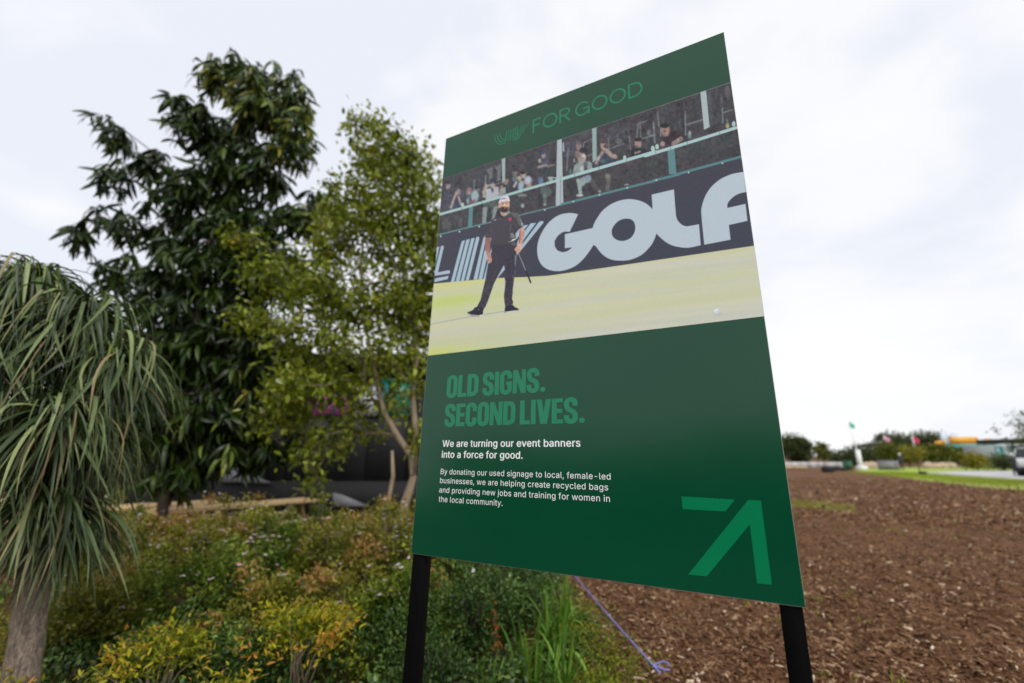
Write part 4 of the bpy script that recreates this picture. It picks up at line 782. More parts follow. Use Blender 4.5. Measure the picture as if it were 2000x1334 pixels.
# ground cover that nobody could count
n = 26000; X = rng.uniform(-6.5, .75, n); Y = rng.uniform(3.0, 8.6, n); X = X + .05 * rng.normal(size=n)
P = np.stack([X, Y, gz(X, Y) + rng.uniform(.0, .12, n)], 1)
V, Q = merged(LEAF_S[0], frames(unit(n, .6), roll=rng.normal(0, .6, n)), P, rng.uniform(.03, .06, n))
tag(link('ground_cover', mesh('ground_cover', V, Q, ABEL_G, tone=np.repeat(rng.random(n), 6), smooth=True)), 'low leafy ground cover between the shrubs of the bed', 'ground cover', kind='stuff')
n = 9000; X = rng.uniform(-3.6, .1, n); Y = rng.uniform(2.9, 4.6, n); P = np.stack([X, Y, gz(X, Y) + rng.uniform(.02, .24, n) * (.4 + vnoise(X, Y, .4, 12))], 1)
V, Q = merged(LEAF_S[2], frames(unit(n, .6), roll=rng.normal(0, .6, n)), P, rng.uniform(.03, .055, n))
tag(link('dark_ground_cover', mesh('dark_ground_cover', V, Q, GLOSS, tone=np.repeat(rng.random(n), 6), smooth=True)), 'dark green creeping cover along the front of the bed', 'ground cover', kind='stuff')
n = 5200; X = rng.normal(.66, .16, n) ; Y = rng.uniform(3.3, 5.2, n); X = X + .12 * np.sin(Y * 5) - .05 * (Y - 3.3); X = np.where(rng.random(n) < .12, X + .2, X)
P = np.stack([X, Y, gz(X, Y) + rng.uniform(.0, .10, n) * (1.2 - .3 * np.abs(X - .6))], 1)
SPURGE = leafmat('lime_leaf', [(0, (.07, .11, .008)), (.5, (.17, .22, .014)), (1, (.36, .36, .03))], .5, .35)
V, Q = merged(LEAF_S[1], frames(unit(n, .9), roll=rng.normal(0, .6, n)), P, rng.uniform(.016, .034, n))
tag(link('lime_ground_cover', mesh('lime_ground_cover', V, Q, SPURGE, tone=np.repeat(rng.random(n), 6), smooth=True)), 'lime green creeping plants at the edge of the mulch', 'ground cover', kind='stuff')
# strap leaved clumps
STRAP = leafmat('strap_leaf', [(0, (.045, .11, .012)), (.5, (.10, .22, .025)), (1, (.22, .36, .05))], .38, .3, objinfo=True)
STRAP_S = leafmat('strap_leaf_mass', [(0, (.045, .11, .012)), (.5, (.10, .22, .025)), (1, (.22, .36, .05))], .38, .3)
wp = lambda t: (min(1, .55 + 1.6 * t)) * (1 - t ** 2.6) ** .8 + .02
SV = [leaf_strip(8, .045, (c, 0, s), g, wp, .35) for c, s, g in ((.25, 1, .9), (.45, .9, 1.5), (.15, 1, .4), (.6, .8, 1.9), (.35, 1, 2.4))]
def strap_plant(x, y, n_, L_, label, group):
    z0 = float(gz(x, y)) - .01; root = empty('strap_leaf_plant', (x, y, z0), label, 'plant', group); th = rng.uniform(0, 6.28, n_)
    D = np.stack([np.cos(th), np.sin(th), np.zeros(n_)], 1); P = np.stack([x + rng.normal(0, .035, n_), y + rng.normal(0, .035, n_), np.full(n_, z0)], 1)
    leaves(root, SV, rng.integers(0, 5, n_), frames(D), P, rng.uniform(.7, 1.2, n_) * L_, STRAP_S, STRAP, n_, name='leaf')
for x, y, n_, L_, lb_ in ((.12, 3.75, 46, .52, 'clump of green strap leaves at the front, right of the left post'), (.36, 4.15, 60, .58, 'largest strap leaf clump, below the middle of the board'), (.50, 4.75, 40, .50, 'strap leaf clump farthest back at the mulch edge'),
                          (.36, 3.55, 46, .48, 'strap leaf clump at the bottom edge beside the lime creepers'), (-.12, 3.45, 26, .38, 'strap leaf clump at the bottom edge just right of the post'), (-.62, 3.25, 20, .36, 'strap leaf clump at the bottom edge left of the post'),
                          (-1.62, 3.2, 18, .34, 'strap leaf clump at the bottom edge below the golden shrubs'), (.40, 5.3, 22, .36, 'small strap leaf clump under the board edge')):
    strap_plant(x, y, n_, L_, lb_, 'strap leaf plants along the bed edge')
# orange bracts and the white bloom under the board
OR = leafmat('orange_leaf', [(0, (.28, .06, .015)), (1, (.50, .16, .04))], .5, .3)
for px, py, z, lb_ in ((966, 1172, .52, 'rusty orange leafy tip highest among the dark shrubs under the board'), (972, 1215, .42, 'rusty orange leafy tip lower down beside the strap leaves')):
    x, y = gpt(px, py, z); root = empty('orange_sprig', (x, y, float(gz(x, y))), lb_, 'plant', 'orange sprigs in the hedge under the sign'); mb = MB(); b0 = np.array(root.location)
    mb.tube([b0, b0 + [.01, 0, z * .6], b0 + [0, .01, z]], [.004, .003, .002], 5); mb.out('stem', TWIG, root, rel=b0)
    n_ = 15; P = b0 + np.stack([rng.normal(0, .012, n_), rng.normal(0, .012, n_), z + rng.uniform(-.12, .05, n_)], 1)
    leaves(root, LEAF_POINT, rng.integers(0, 3, n_), frames(unit(n_, -.3)), P, rng.uniform(.03, .055, n_), OR, stuff=False)
x, y = gpt(924, 1111, .62); root = empty('white_bloom', (x, y, float(gz(x, y))), 'single white daisy like bloom above the dark shrubs', 'flower'); b0 = np.array(root.location)
mb = MB(); mb.tube([b0, b0 + [.01, 0, .4], b0 + [0, -.02, .63]], [.003, .003, .002], 5); mb.out('stem', TWIG, root, rel=b0)
n_ = 12; th = np.arange(n_) * 2 * math.pi / n_; D = np.stack([np.cos(th), np.full(n_, -.35), np.sin(th)], 1); PET = plain('white_petal', (.85, .84, .82), .6, .05)
for i in range(n_):
    V, Q = merged(leaf_small(.4, .1, .1), frames(D[i:i + 1], up=(0, -1, 0)), np.array([[0, -.02, .63]]), np.array([.022])); link('petal', mesh('petal', V, Q, PET), root)

# ------------------------------------------------------------------ strap leaved palm at the left
PD = 3.05
pb = ground_at(40, 1400); pb = at(38, 1395, PD); pb[2] = 0
palm = empty('strap_leaved_palm', (pb[0], pb[1], -.02), 'shaggy grey green palm with long drooping strap leaves and thick pale trunk at far left', 'palm')
rel = np.array(palm.location)
T0 = [pb + [0, 0, -.05], at(52, 1250, PD), at(66, 1130, PD), at(82, 1020, PD), at(95, 900, PD)]
PB = plain('palm_bark', (.21, .165, .125), .9, .6, 16, 1., bscale=30, stretch=(4, 4, 1.1))
mb = MB(); tt = np.linspace(0, 4, 26); pts = np.array([[np.interp(q, range(5), [T0[k][a] for k in range(5)]) for a in range(3)] for q in tt]); mb.tube(pts, np.interp(tt, [0, .6, 1.5, 3, 4], [.095, .085, .08, .078, .07]), 22, .05); mb.out('trunk', PB, palm, rel=rel, smooth=True)
heads = [(75, 545, 3.05), (165, 610, 2.95), (-60, 590, 3.1), (235, 700, 3.0), (30, 690, 2.8), (120, 800, 2.75), (-40, 830, 2.9), (185, 850, 3.1), (85, 950, 2.95), (140, 990, 3.1)]
HD = [at(*h) for h in heads]
for hpt in HD:
    m = MB(); a = T0[4]; mid = a * .5 + hpt * .5 + np.array([(hpt[0] - a[0]) * .2, 0, -.08]); m.tube([T0[3], a * .9 + hpt * .1, mid, hpt], [.07, .06, .045, .03], 10, .05); m.out('limb', PB, palm, rel=rel, smooth=True)
wps = lambda t: min(1, .6 + 2 * t) * (1 - max(0, (t - .35) / .65) ** 1.7) + .03
els = [(70, 3.0), (52, 3.2), (40, 2.4), (22, 2.0), (8, 1.3), (-8, 1.1), (-25, .7), (45, 4.2), (28, 1.2), (78, 3.6), (-48, .4), (-62, .25)]
PV = [leaf_strip(11, .022, (math.cos(R(e_)), 0, math.sin(R(e_))), g * 1.15, wps, .45, kink=((4, 2.4) if k in (2, 8) else (7, 1.8) if k == 4 else None)) for k, (e_, g) in enumerate(els)]
PL = [(0, (.018, .034, .008)), (.35, (.040, .066, .018)), (.7, (.095, .14, .045)), (.92, (.24, .30, .12)), (1, (.26, .20, .09))]
PALM_O, PALM_S = leafmat('palm_leaf', PL, .42, .15, objinfo=True, spec=.3), leafmat('palm_leaf_mass', PL, .42, .15, spec=.3)
Ps, Ds, Ss, Vi = [], [], [], []
for k, hpt in enumerate(HD):
    n_ = 330; th = rng.uniform(0, 6.28, n_); Ds.append(np.stack([np.cos(th), np.sin(th), np.zeros(n_)], 1)); Ps.append(hpt + rng.normal(0, .035, (n_, 3)))
    Ss.append(np.stack([rng.uniform(.40, .84, n_)] * 3, 1) * (1.0 if k < 3 else .86)); Vi.append(rng.choice(12, n_, p=([.06, .08, .09, .1, .1, .1, .1, .09, .09, .03, .08, .08] if k < 8 else [0, 0, .02, .05, .1, .15, .2, .03, .05, 0, .2, .2])))
P, D, Sc, Vi = map(np.concatenate, (Ps, Ds, Ss, Vi)); Rm = frames(D + np.array([[-.22, 0, 0]]), roll=rng.normal(0, .25, len(D)))
tilt = np.array(Matrix.Rotation(R(-7), 3, 'Y')); Rm = np.einsum('ij,njk->nik', tilt, Rm)          # the wind leans them to the left
Sc[:, 1] *= rng.uniform(.6, 1.7, len(Sc))
leaves(palm, PV, Vi, Rm, P, Sc, PALM_S, PALM_O, 300)
BRT = leafmat('young_palm_leaf', [(0, (.13, .21, .015)), (1, (.26, .33, .03))], .4, .35)
for hpt in (HD[0], HD[3]):
    n_ = 26; th = rng.uniform(0, 6.28, n_); D = np.stack([np.cos(th), np.sin(th), np.zeros(n_)], 1)
    leaves(palm, PV, rng.choice([0, 1, 7, 9], n_), frames(D), hpt + np.array([0, -.1, .02]) + rng.normal(0, .02, (n_, 3)), rng.uniform(.22, .42, n_), BRT, name='young_leaves')
DRY = leafmat('dry_palm_leaf', [(0, (.13, .085, .04)), (1, (.28, .21, .12))], .7, .2)
n_ = 46; hi = rng.integers(0, 8, n_); D = unit(n_); D[:, 2] = 0
leaves(palm, PV, rng.choice([5, 6, 10], n_), frames(D), np.array(HD)[hi] + rng.normal(0, .05, (n_, 3)) - [0, 0, .1], np.stack([rng.uniform(.5, .95, n_), np.full(n_, .45), rng.uniform(.5, .95, n_)], 1), DRY, name='dry_leaves')

# ------------------------------------------------------------------ unseen hedge, added behind the camera to darken the board's lower reflection
n = 16000; t_ = rng.random(n); HX = -26 + 34 * t_; HY = -11.5 - 6 * t_ + rng.normal(0, .5, n); HZ = rng.uniform(0, 3.9, n) * (.85 + .3 * vnoise(HX, HY, 2.2, 21)); P = np.stack([HX, HY, HZ], 1)
hedge = empty('hedge', (-9, -14.5, 0), 'unseen dark hedge added behind the camera to darken the sign reflection', 'hedge')
leaves(hedge, LEAF_S, rng.integers(0, 3, n), frames(unit(n), roll=rng.normal(0, .7, n)), P, rng.uniform(.25, .5, n), ABEL_G, name='foliage')
m = MB(); m.box((-9, -14.5, 1.5), (34.5, .9, 2.8), rz=math.atan2(-6, 34)); m.out('added_hedge_core', TWIG, hedge, rel=np.array(hedge.location))  # solid box core of the added hedge

# ------------------------------------------------------------------ trees
def sample_blobs(blobs, total):
    wt = np.array([b[6] if len(b) > 6 else b[3] * b[4] for b in blobs], float); cnt = np.maximum(1, (wt / wt.sum() * total)).astype(int); out = []; bi = []
    for k, (b, c_) in enumerate(zip(blobs, cnt)):
        px, py, D, rx, ry, rd = b[:6]; m = ppm(px, py, D); v = unit(c_) * (rng.random(c_) ** .42)[:, None]
        out.append(at(px, py, D) + np.stack([v[:, 0] * rx * m, v[:, 1] * rd, v[:, 2] * ry * m], 1)); bi += [k] * c_
    return np.concatenate(out), np.array(bi)
# (a) the tall dark tree with long hanging leaves
TD = 7.2
tb = at(318, 1030, TD); tb[2] = 0
dark = empty('long_leaved_tree', (tb[0], tb[1], -.05), 'tall dark tree with long hanging leaves rising above the palm', 'tree'); rel = np.array(dark.location)
blobs = [(520, 190, 7.0, 85, 75, .5), (560, 260, 7.0, 50, 80, .4), (450, 150, 7.2, 62, 45, .4), (345, 200, 7.1, 28, 40, .25, 800), (420, 260, 7.2, 70, 60, .5), (500, 330, 7.2, 75, 70, .5), (400, 380, 7.2, 90, 70, .6), (300, 325, 7.2, 62, 42, .4, 1500),
         (235, 265, 7.2, 60, 32, .3, 900), (182, 222, 7.3, 36, 20, .2, 260), (235, 345, 7.2, 46, 28, .3, 700), (205, 430, 7.2, 46, 32, .35, 800), (160, 470, 7.2, 32, 28, .3, 420), (310, 440, 7.2, 80, 45, .6, 2300), (480, 440, 7.2, 95, 60, .6), (390, 520, 7.2, 130, 60, .7), (280, 545, 7.3, 75, 50, .6, 2400), (520, 530, 7.3, 90, 60, .6),
         (400, 620, 7.3, 150, 60, .8), (330, 700, 7.3, 130, 60, .8), (480, 690, 7.4, 110, 60, .7), (400, 790, 7.3, 130, 60, .7), (520, 780, 7.6, 80, 60, .6), (310, 830, 7.2, 80, 60, .6), (600, 420, 7.2, 35, 60, .3), (440, 880, 7.5, 90, 40, .5), (350, 910, 7.3, 60, 50, .4), (520, 860, 7.8, 60, 40, .4)]
C, bi = sample_blobs(blobs, 1250)
trunkp = [tb + [0, 0, -.05], at(322, 960, TD), at(345, 860, TD), at(372, 740, TD), at(390, 600, TD), at(410, 470, TD), at(435, 340, TD), at(470, 240, TD)]
nodes, par, load = skeleton([(p, i - 1) for i, p in enumerate(trunkp)], C)
mb = MB(); mb.tube(trunkp, [.09, .075, .07, .065, .055, .045, .03, .02], 12, .06); mb.out('trunk', plain('dark_bark', (.06, .04, .028), .85, .4, 9, .8, bscale=30, stretch=(3, 3, .6)), dark, rel=rel, smooth=True)
mb = MB(); branch_mesh(mb, nodes, par, load, .0035, .42, start=len(trunkp)); mb.out('branches', TWIG, dark, rel=rel, smooth=True)
wl = lambda t: (math.sin(math.pi * min(1, t * .92 + .06)) ** .75)
DV = [leaf_strip(5, .17, (math.cos(R(e_)), 0, math.sin(R(e_))), g, wl, .35) for e_, g in ((5, 2.2), (-20, 1.6), (-50, .9), (-72, .4), (30, 3.0), (-35, 1.2))]
n_ = 15000; ci = rng.integers(0, len(C), n_); th = rng.uniform(0, 6.28, n_); D = np.stack([np.cos(th), np.sin(th), np.zeros(n_)], 1)
P = C[ci] + rng.normal(0, .03, (n_, 3)); DL = [(0, (.007, .016, .003)), (.5, (.020, .042, .006)), (.8, (.065, .105, .013)), (.94, (.17, .23, .035)), (1, (.32, .30, .06))]
DK_O, DK_S = leafmat('long_leaf', DL, .36, .18, objinfo=True, spec=.3), leafmat('long_leaf_mass', DL, .36, .18, spec=.2)
leaves(dark, DV, rng.integers(0, 6, n_), frames(D, roll=rng.normal(0, .5, n_)), P, rng.uniform(.20, .42, n_), DK_S, DK_O, 300, tone=np.clip(.62 * rng.random(n_) + .3 * rng.random(len(C))[ci] + .25 * np.isin(bi[ci], (0, 1, 2)), 0, 1), name='crown')

# (b) the small leaved tree beside the sign
FD = 6.6
fb = at(778, 1030, FD); fb[2] = 0
fic = empty('small_leaved_tree', (fb[0], fb[1], -.05), 'light green tree with small leaves and forked pale trunks beside the sign', 'tree'); rel = np.array(fic.location)
blobs = [(745, 300, 6.6, 60, 70, .4), (700, 250, 6.6, 25, 35, .2), (790, 330, 6.6, 45, 55, .3), (735, 390, 6.5, 90, 70, .6), (830, 400, 6.6, 45, 60, .4), (690, 470, 6.5, 95, 65, .7), (800, 480, 6.6, 70, 70, .6), (650, 400, 6.6, 30, 40, .3),
         (560, 540, 6.6, 75, 50, .6), (660, 580, 6.4, 110, 60, .8), (780, 590, 6.6, 85, 60, .7), (500, 620, 6.6, 45, 45, .5, 1100), (600, 660, 6.5, 95, 50, .8, 3300), (715, 680, 6.4, 100, 45, .8, 3200), (810, 720, 6.6, 40, 50, .5, 900), (640, 760, 6.5, 100, 55, .7), (560, 800, 6.7, 60, 60, .5),
         (690, 830, 6.6, 60, 35, .5, 1300), (620, 870, 6.6, 55, 55, .5, 1500), (610, 950, 6.9, 24, 34, .3, 400), (775, 775, 6.7, 42, 34, .3, 900), (820, 860, 6.6, 25, 40, .25), (470, 470, 6.7, 30, 30, .3), (840, 330, 6.6, 22, 20, .15), (860, 520, 6.9, 40, 120, .5), (820, 620, 7.0, 60, 90, .5)]
C, bi = sample_blobs(blobs, 1150)
def br(*l): return [at(px, py, D) for px, py, D in l]
TR = [br((778, 1040, 6.6), (790, 985, 6.6), (808, 930, 6.6), (803, 890, 6.6), (775, 850, 6.55), (750, 805, 6.5), (735, 740, 6.5), (715, 640, 6.5), (705, 520, 6.5), (715, 400, 6.5), (735, 290, 6.5)),
      br((808, 930, 6.6), (812, 850, 6.6), (806, 770, 6.65), (815, 690, 6.7), (800, 600, 6.7), (790, 500, 6.7), (785, 380, 6.65)),
      br((752, 1040, 6.5), (757, 985, 6.5), (768, 930, 6.5), (766, 880, 6.5))]
TR[0][0][2] = -.03; TR[2][0][2] = -.03
seeds = []; base_i = 0
for k, t_ in enumerate(TR):
    for i, p in enumerate(t_): seeds.append((p, (base_i + i - 1) if i else (-1 if k != 1 else 2)))
    base_i += len(t_)
nodes, par, load = skeleton(seeds, C)
for t_, rd in ((TR[0], [.075, .065, .05, .048, .044, .04, .03, .025, .02, .014, .008]), (TR[1], [.05, .042, .036, .03, .024, .018, .010]), (TR[2], [.036, .031, .027, .018])):
    mb = MB(); mb.tube(t_, rd, 10, .06); mb.out('trunk', BARK_PALE, fic, rel=rel, smooth=True)
mb = MB(); branch_mesh(mb, nodes, par, load, .0028, .40, start=len(seeds)); mb.out('branches', BARK_PALE, fic, rel=rel, smooth=True)
n_ = 22500; ci = rng.integers(0, len(C), n_); D = unit(n_, -.45); P = C[ci] + rng.normal(0, .10, (n_, 3))
FL = [(0, (.035, .058, .003)), (.3, (.12, .16, .006)), (.65, (.26, .31, .018)), (.92, (.48, .52, .08)), (.965, (.42, .27, .03)), (1, (.42, .24, .03))]
FI_S = leafmat('small_leaf', FL, .36, .4, spec=.5)
leaves(fic, LEAF_S, rng.integers(0, 3, n_), frames(D, roll=rng.normal(0, .8, n_)), P, rng.uniform(.055, .13, n_), FI_S, tone=np.clip(.65 * rng.random(n_) + .35 * rng.random(len(C))[ci], 0, 1), name='crown')

# background garden trees behind them, low and dark
def plain_tree(name, px, py_top, D, wpx, label, mat, nleaf, L_, group, trunk_r=.08, pyb=None, clumps=160, drop=.25, cat='tree', trunk_mat=BARK, shape=1.):
    if D > 40: nleaf = int(nleaf * 2.2); L_ *= 1.25; py_top -= 2; wpx *= 1.08
    b0 = at(px, 900, D); b0[2] = 0; top = at(px, py_top, D)[2]; m = ppm(px, py_top, D) * wpx / 2; H = top
    root = empty(name, (b0[0], b0[1], -.03), label, cat, group); rel = np.array(root.location); cz = H * (drop + (1 - drop) / 2); rz = H * (1 - drop) / 2
    v = unit(clumps) * (rng.random(clumps) ** .4)[:, None] * (1 + rng.normal(0, .10, clumps))[:, None]; v[:, 2] = np.where(v[:, 2] > .9, .9, v[:, 2]); C = np.stack([b0[0] + v[:, 0] * m, b0[1] + v[:, 1] * m, cz + v[:, 2] * rz * shape], 1)
    mb = MB(); mb.tube([b0 + [0, 0, -.05], b0 + [m * .05, 0, H * drop], b0 + [-m * .05, 0, cz]], [trunk_r, trunk_r * .8, trunk_r * .5], 8, .05)
    for i in rng.choice(clumps, min(clumps, 26), replace=False): mb.tube([b0 + [0, 0, H * drop * rng.uniform(.7, 1.1)], (b0 + [0, 0, cz]) * .5 + C[i] * .5, C[i]], [trunk_r * .5, trunk_r * .3, trunk_r * .1], 5, cap=False)
    mb.out('trunk', trunk_mat, root, rel=rel, smooth=True)
    ci = rng.integers(0, clumps, nleaf); P = C[ci] + rng.normal(0, m * (.13 if D != 26 else .06), (nleaf, 3)); 
    leaves(root, LEAF_S, rng.integers(0, 3, nleaf), frames(unit(nleaf, .1), roll=rng.normal(0, .7, nleaf)), P, rng.uniform(.6, 1.3, nleaf) * L_, mat, tone=np.clip(.6 * rng.random(nleaf) + .4 * rng.random(clumps)[ci], 0, 1), name='crown')
    return root
FARD = leafmat('far_dark_leaf', [(0, (.03, .045, .014)), (.5, (.065, .088, .028)), (1, (.12, .15, .045))], .6, .15)
FARO = leafmat('far_olive_leaf', [(0, (.06, .075, .012)), (.5, (.12, .14, .02)), (1, (.21, .21, .04))], .6, .2)
FARY = leafmat('far_yellow_leaf', [(0, (.14, .14, .015)), (.6, (.26, .23, .02)), (1, (.38, .33, .04))], .6, .25)
plain_tree('garden_tree', 250, 800, 8.6, 120, 'small yellowing tree seen low between the palm and the dark trunk', FARY, 700, .07, 'low trees behind the bed', .03, clumps=50)
plain_tree('garden_tree', 60, 760, 10.5, 220, 'dark leafy tree behind the palm at the left edge', FARD, 4200, .12, 'low trees behind the bed', .07)

# ------------------------------------------------------------------ event building and tables on the left
BLK = plain('black_cladding', (.012, .0125, .0145), .55, .2, 3); GRY = plain('grey_fabric', (.20, .205, .215), .7, .08, 3); DG = plain('dark_joint', (.005, .005, .006), .8)
bc = np.array([-4.0, 13.6, 0.]); bld = empty('event_building', bc, 'black clad event building with coloured printed panels behind the trees', 'building')
rel = bc; zt = 4.35
x = -12.5; k = 0
while x < 1.6:                          # cladding boards of the front wall, one by one
    wd = 1.17; m = MB(); m.box((x + wd / 2, 13.6 + .01 * (k % 2), zt / 2), (wd - .02, .08, zt)); m.out('wall_panel', BLK, bld, rel=rel); x += wd; k += 1
m = MB(); m.box((-5.5, 15.2, zt / 2), (14, 3.0, zt)); m.out('wall', DG, bld, rel=rel)
m = MB(); m.box((-5.4, 14.9, zt + .1), (14.6, 4.0, .2)); m.out('roof', BLK, bld, rel=rel)
m = MB(); m.box((-5.4, 12.95, .45), (14.0, .3, .9)); m.out('plinth', DG, bld, rel=rel)
def print_panel(pa, pb_, mat, lb_, D=13.5):
    a = at(*pa, D); b2 = at(*pb_, D); m = MB(); m.box(((a[0] + b2[0]) / 2, D, (a[2] + b2[2]) / 2), (abs(b2[0] - a[0]), .05, abs(a[2] - b2[2]))); o = m.out('print_panel', mat, bld, rel=rel); o['label'] = lb_
def two(name, c0, c1, sc, thr=.5):
    m, nt, b = newmat(name); tc = N(nt, 'ShaderNodeTexCoord'); v = N(nt, 'ShaderNodeTexVoronoi', i_Scale=sc); r = N(nt, 'ShaderNodeValToRGB'); r.color_ramp.interpolation = 'CONSTANT'
    e = r.color_ramp.elements; e[0].color = (*c0, 1); e[1].position = thr; e[1].color = (*c1, 1); nt.links.new(tc.outputs['Object'], v.inputs['Vector']); nt.links.new(v.outputs['Color'], r.inputs[0]); nt.links.new(r.outputs[0], b.inputs['Base Color']); b.inputs['Roughness'].default_value = .4; return m
print_panel((742, 738), (805, 812), two('teal_print', (.01, .22, .13), (.05, .27, .27), 3.), 'teal and green printed panel')
print_panel((686, 752), (740, 812), two('white_print', (.62, .62, .68), (.22, .22, .34), 5., .7), 'white and grey printed panel')
print_panel((604, 766), (684, 812), two('pink_print', (.42, .05, .28), (.16, .10, .26), 5.), 'pink and purple printed panel')
print_panel((470, 735), (520, 800), two('pale_print', (.55, .55, .62), (.10, .09, .20), 6., .6), 'white and navy printed panel')
print_panel((446, 748), (468, 815), plain('green_print', (.01, .26, .14), .4), 'narrow green printed panel')
def awning(pts, h, lb_):
    P = np.array([at(*p) for p in pts]); m = MB(); n = len(P); V = np.concatenate([P, P + [0, .06, -.02]]); m.add(V, [(i, (i + 1) % n, n + (i + 1) % n, n + i) for i in range(n)], [(0, i + 1, i) for i in range(1, n - 1)] + [(n, n + i, n + i + 1) for i in range(1, n - 1)])
    o = m.out('ramp_side', GRY, bld, rel=rel); o['label'] = lb_
awning([(436, 914, 12.7), (468, 914, 12.7), (530, 943, 12.7), (428, 941, 12.7)], 0, 'light grey sloping ramp side')
awning([(650, 962, 12.7), (668, 966, 12.7), (720, 988, 12.7), (650, 990, 12.7)], 0, 'light grey lower ramp side')
# speaker / equipment stack black blocks beside the ramp
PINE = plain('pine_timber', (.80, .55, .27), .65, .15, 5, .15, stretch=(1, 12, 12)); PINE_D = plain('weathered_timber', (.36, .22, .10), .7, .2, 5, stretch=(1, 12, 12))
def picnic(px, py, z, rz, ln, label):
    r = ray(px, py); t = (CAM_H - z) / -r[2]; c = np.array([r[0] * t, r[1] * t, 0]); o = empty('picnic_table', c, label, 'table', 'pine picnic tables behind the bed'); o.rotation_euler = (0, 0, rz)
    for i in range(5): m = MB(); m.box((0, -.3 + .15 * i, .74), (ln, .135, .04)); m.out('plank', PINE, o)
    for s in (-1, 1):
        for i in range(2): m = MB(); m.box((0, s * (.62 + .145 * i), .45), (ln, .13, .04)); m.out('seat_plank', PINE, o)
        for e_ in (-1, 1):
            m = MB(); m.box((e_ * ln * .38, s * .36, .36), (.045, .09, .86), rx=s * R(28)); m.out('leg', PINE_D, o)
    for e_ in (-1, 1): m = MB(); m.box((e_ * ln * .38 + .05, 0, .405), (.045, 1.5, .09)); m.out('crossbeam', PINE_D, o)
picnic(470, 984, .76, R(52), 2.7, 'long pine picnic table nearest the grey ramp, behind the shrubs')
picnic(280, 986, .76, R(40), 2.2, 'pine picnic table behind the dark tree trunk')
picnic(-20, 978, .76, R(4), 2.2, 'pine picnic table seen through the palm leaves at the left edge')
picnic(760, 990, .55, R(30), 1.6, 'low pine picnic table end glimpsed left of the pale trunks') if False else None

# ------------------------------------------------------------------ far right: garden, flags, stands
FT = 'dark trees along the far edge'
plain_tree('dark_tree', 1552, 850, 72, 52, 'dark tree clump farthest left beyond the mulch, beside the board edge', FARD, 1500, .35, FT, .2, drop=.15)
plain_tree('dark_tree', 1574, 858, 70, 28, 'smaller dark tree beside the farthest left clump', FARD, 900, .3, FT, .15, drop=.15)
plain_tree('dark_tree', 1640, 884, 75, 60, 'low dark tree left of the white flagpole', FARD, 700, .3, FT, .15, drop=.1)
plain_tree('dark_tree', 1700, 874, 72, 80, 'wide low dark tree right behind the white flagpole', FARD, 1400, .3, FT, .15, drop=.08)
plain_tree('dark_tree', 1748, 850, 95, 62, 'rounded dark tree behind the pink flag', FARD, 1800, .45, FT, .25, drop=.1)
plain_tree('dark_tree', 1818, 849, 100, 76, 'broad dark tree behind the red flag and orange banner', FARD, 1900, .45, FT, .25, drop=.1)
plain_tree('dark_tree', 1705, 880, 84, 60, 'dark tree below the black roofed marquee', FARD, 800, .35, FT, .2, drop=.08)
OT = 'olive green young trees in front of the stands'
for px, py, D, wd, lb_ in ((1741, 867, 62, 40, 'young bright olive tree in front of the rounded dark tree'), (1832, 872, 62, 50, 'olive tree left of the orange banner stand'), (1880, 878, 66, 44, 'olive tree under the teal stand'), (1928, 872, 62, 42, 'olive tree left of the glass fronted building'), (1775, 876, 64, 34, 'small olive tree behind the person in the white cap')):
    plain_tree('olive_tree', px, py, D, wd, lb_, FARO, 1100, .28, OT, .1, drop=.3)
plain_tree('yellow_shrub', 1905, 884, 50, 34, 'yellow green bush beside the grey path', FARY, 500, .2, None, .05, drop=.05, cat='shrub')
plain_tree('dark_shrub', 1958, 891, 50, 50, 'dark round bush in front of the glass building', FARD, 600, .2, None, .05, drop=.05, cat='shrub')
BAG = plain('black_planting_bag', (.008, .008, .009), .7)
def young(px, py_top, py_base, wd, bagw, mat, lb_, blb):
    D = ground_at(px, py_base)[1]; t_ = plain_tree('young_tree', px, py_top, D, wd, lb_, mat, 900, .16, 'young trees standing in black bags', .05, drop=.42, clumps=80)
    m = MB(); m_ = ppm(px, py_base, D); c = ground_at(px, py_base); c[2] = 0; pr = [(.42, 0), (.5, .12), (.5, .5), (.44, .62)]; s = bagw * m_
    V = [(c[0] + r_ * s * math.cos(a), c[1] + r_ * s * .8 * math.sin(a) - .6, z * s * .8) for r_, z in pr for a in np.linspace(0, 2 * math.pi, 13)[:-1]]
    Q = [(i * 12 + j, i * 12 + (j + 1) % 12, (i + 1) * 12 + (j + 1) % 12, (i + 1) * 12 + j) for i in range(3) for j in range(12)]; m.add(V, Q, [(36, 36 + j, 36 + j + 1) for j in range(1, 11)])
    o = m.out('planting_bag', BAG, smooth=True); tag(o, blb, 'bag', 'black bags round young trees')
young(1609, 866, 922, 25, 22, FARO, 'young tree planted in the mulch just right of the board', 'low black planting bag at the tree nearest the board')
young(1791, 868, 927, 40, 13, FARY, 'young yellow green tree standing at the start of the path', 'black planting bag under the yellow green tree by the path')
c = ground_at(1627, 921); m = MB()
pts = [(c[0] - .9 + 1.9 * t, c[1] - .3 - .4 * t, .16 + .16 * math.sin(math.pi * t)) for t in np.linspace(0, 1, 7)]; m.tube(pts, [.1, .2, .24, .22, .2, .16, .08], 8, .08)
tag(m.out('black_sack', BAG, smooth=True), 'slumped black sack lying right of the first young tree', 'sack')
WHT = plain('white_paint', (.78, .78, .78), .45, .05); 
FLG = plain('teal_flag_cloth', (.04, .42, .27), .7, .1); FPK = plain('pink_flag_cloth', (.62, .28, .40), .7, .1); FRD = plain('red_flag_cloth', (.55, .03, .10), .7, .1); NAV = plain('dark_flag_cloth', (.05, .05, .08), .7)
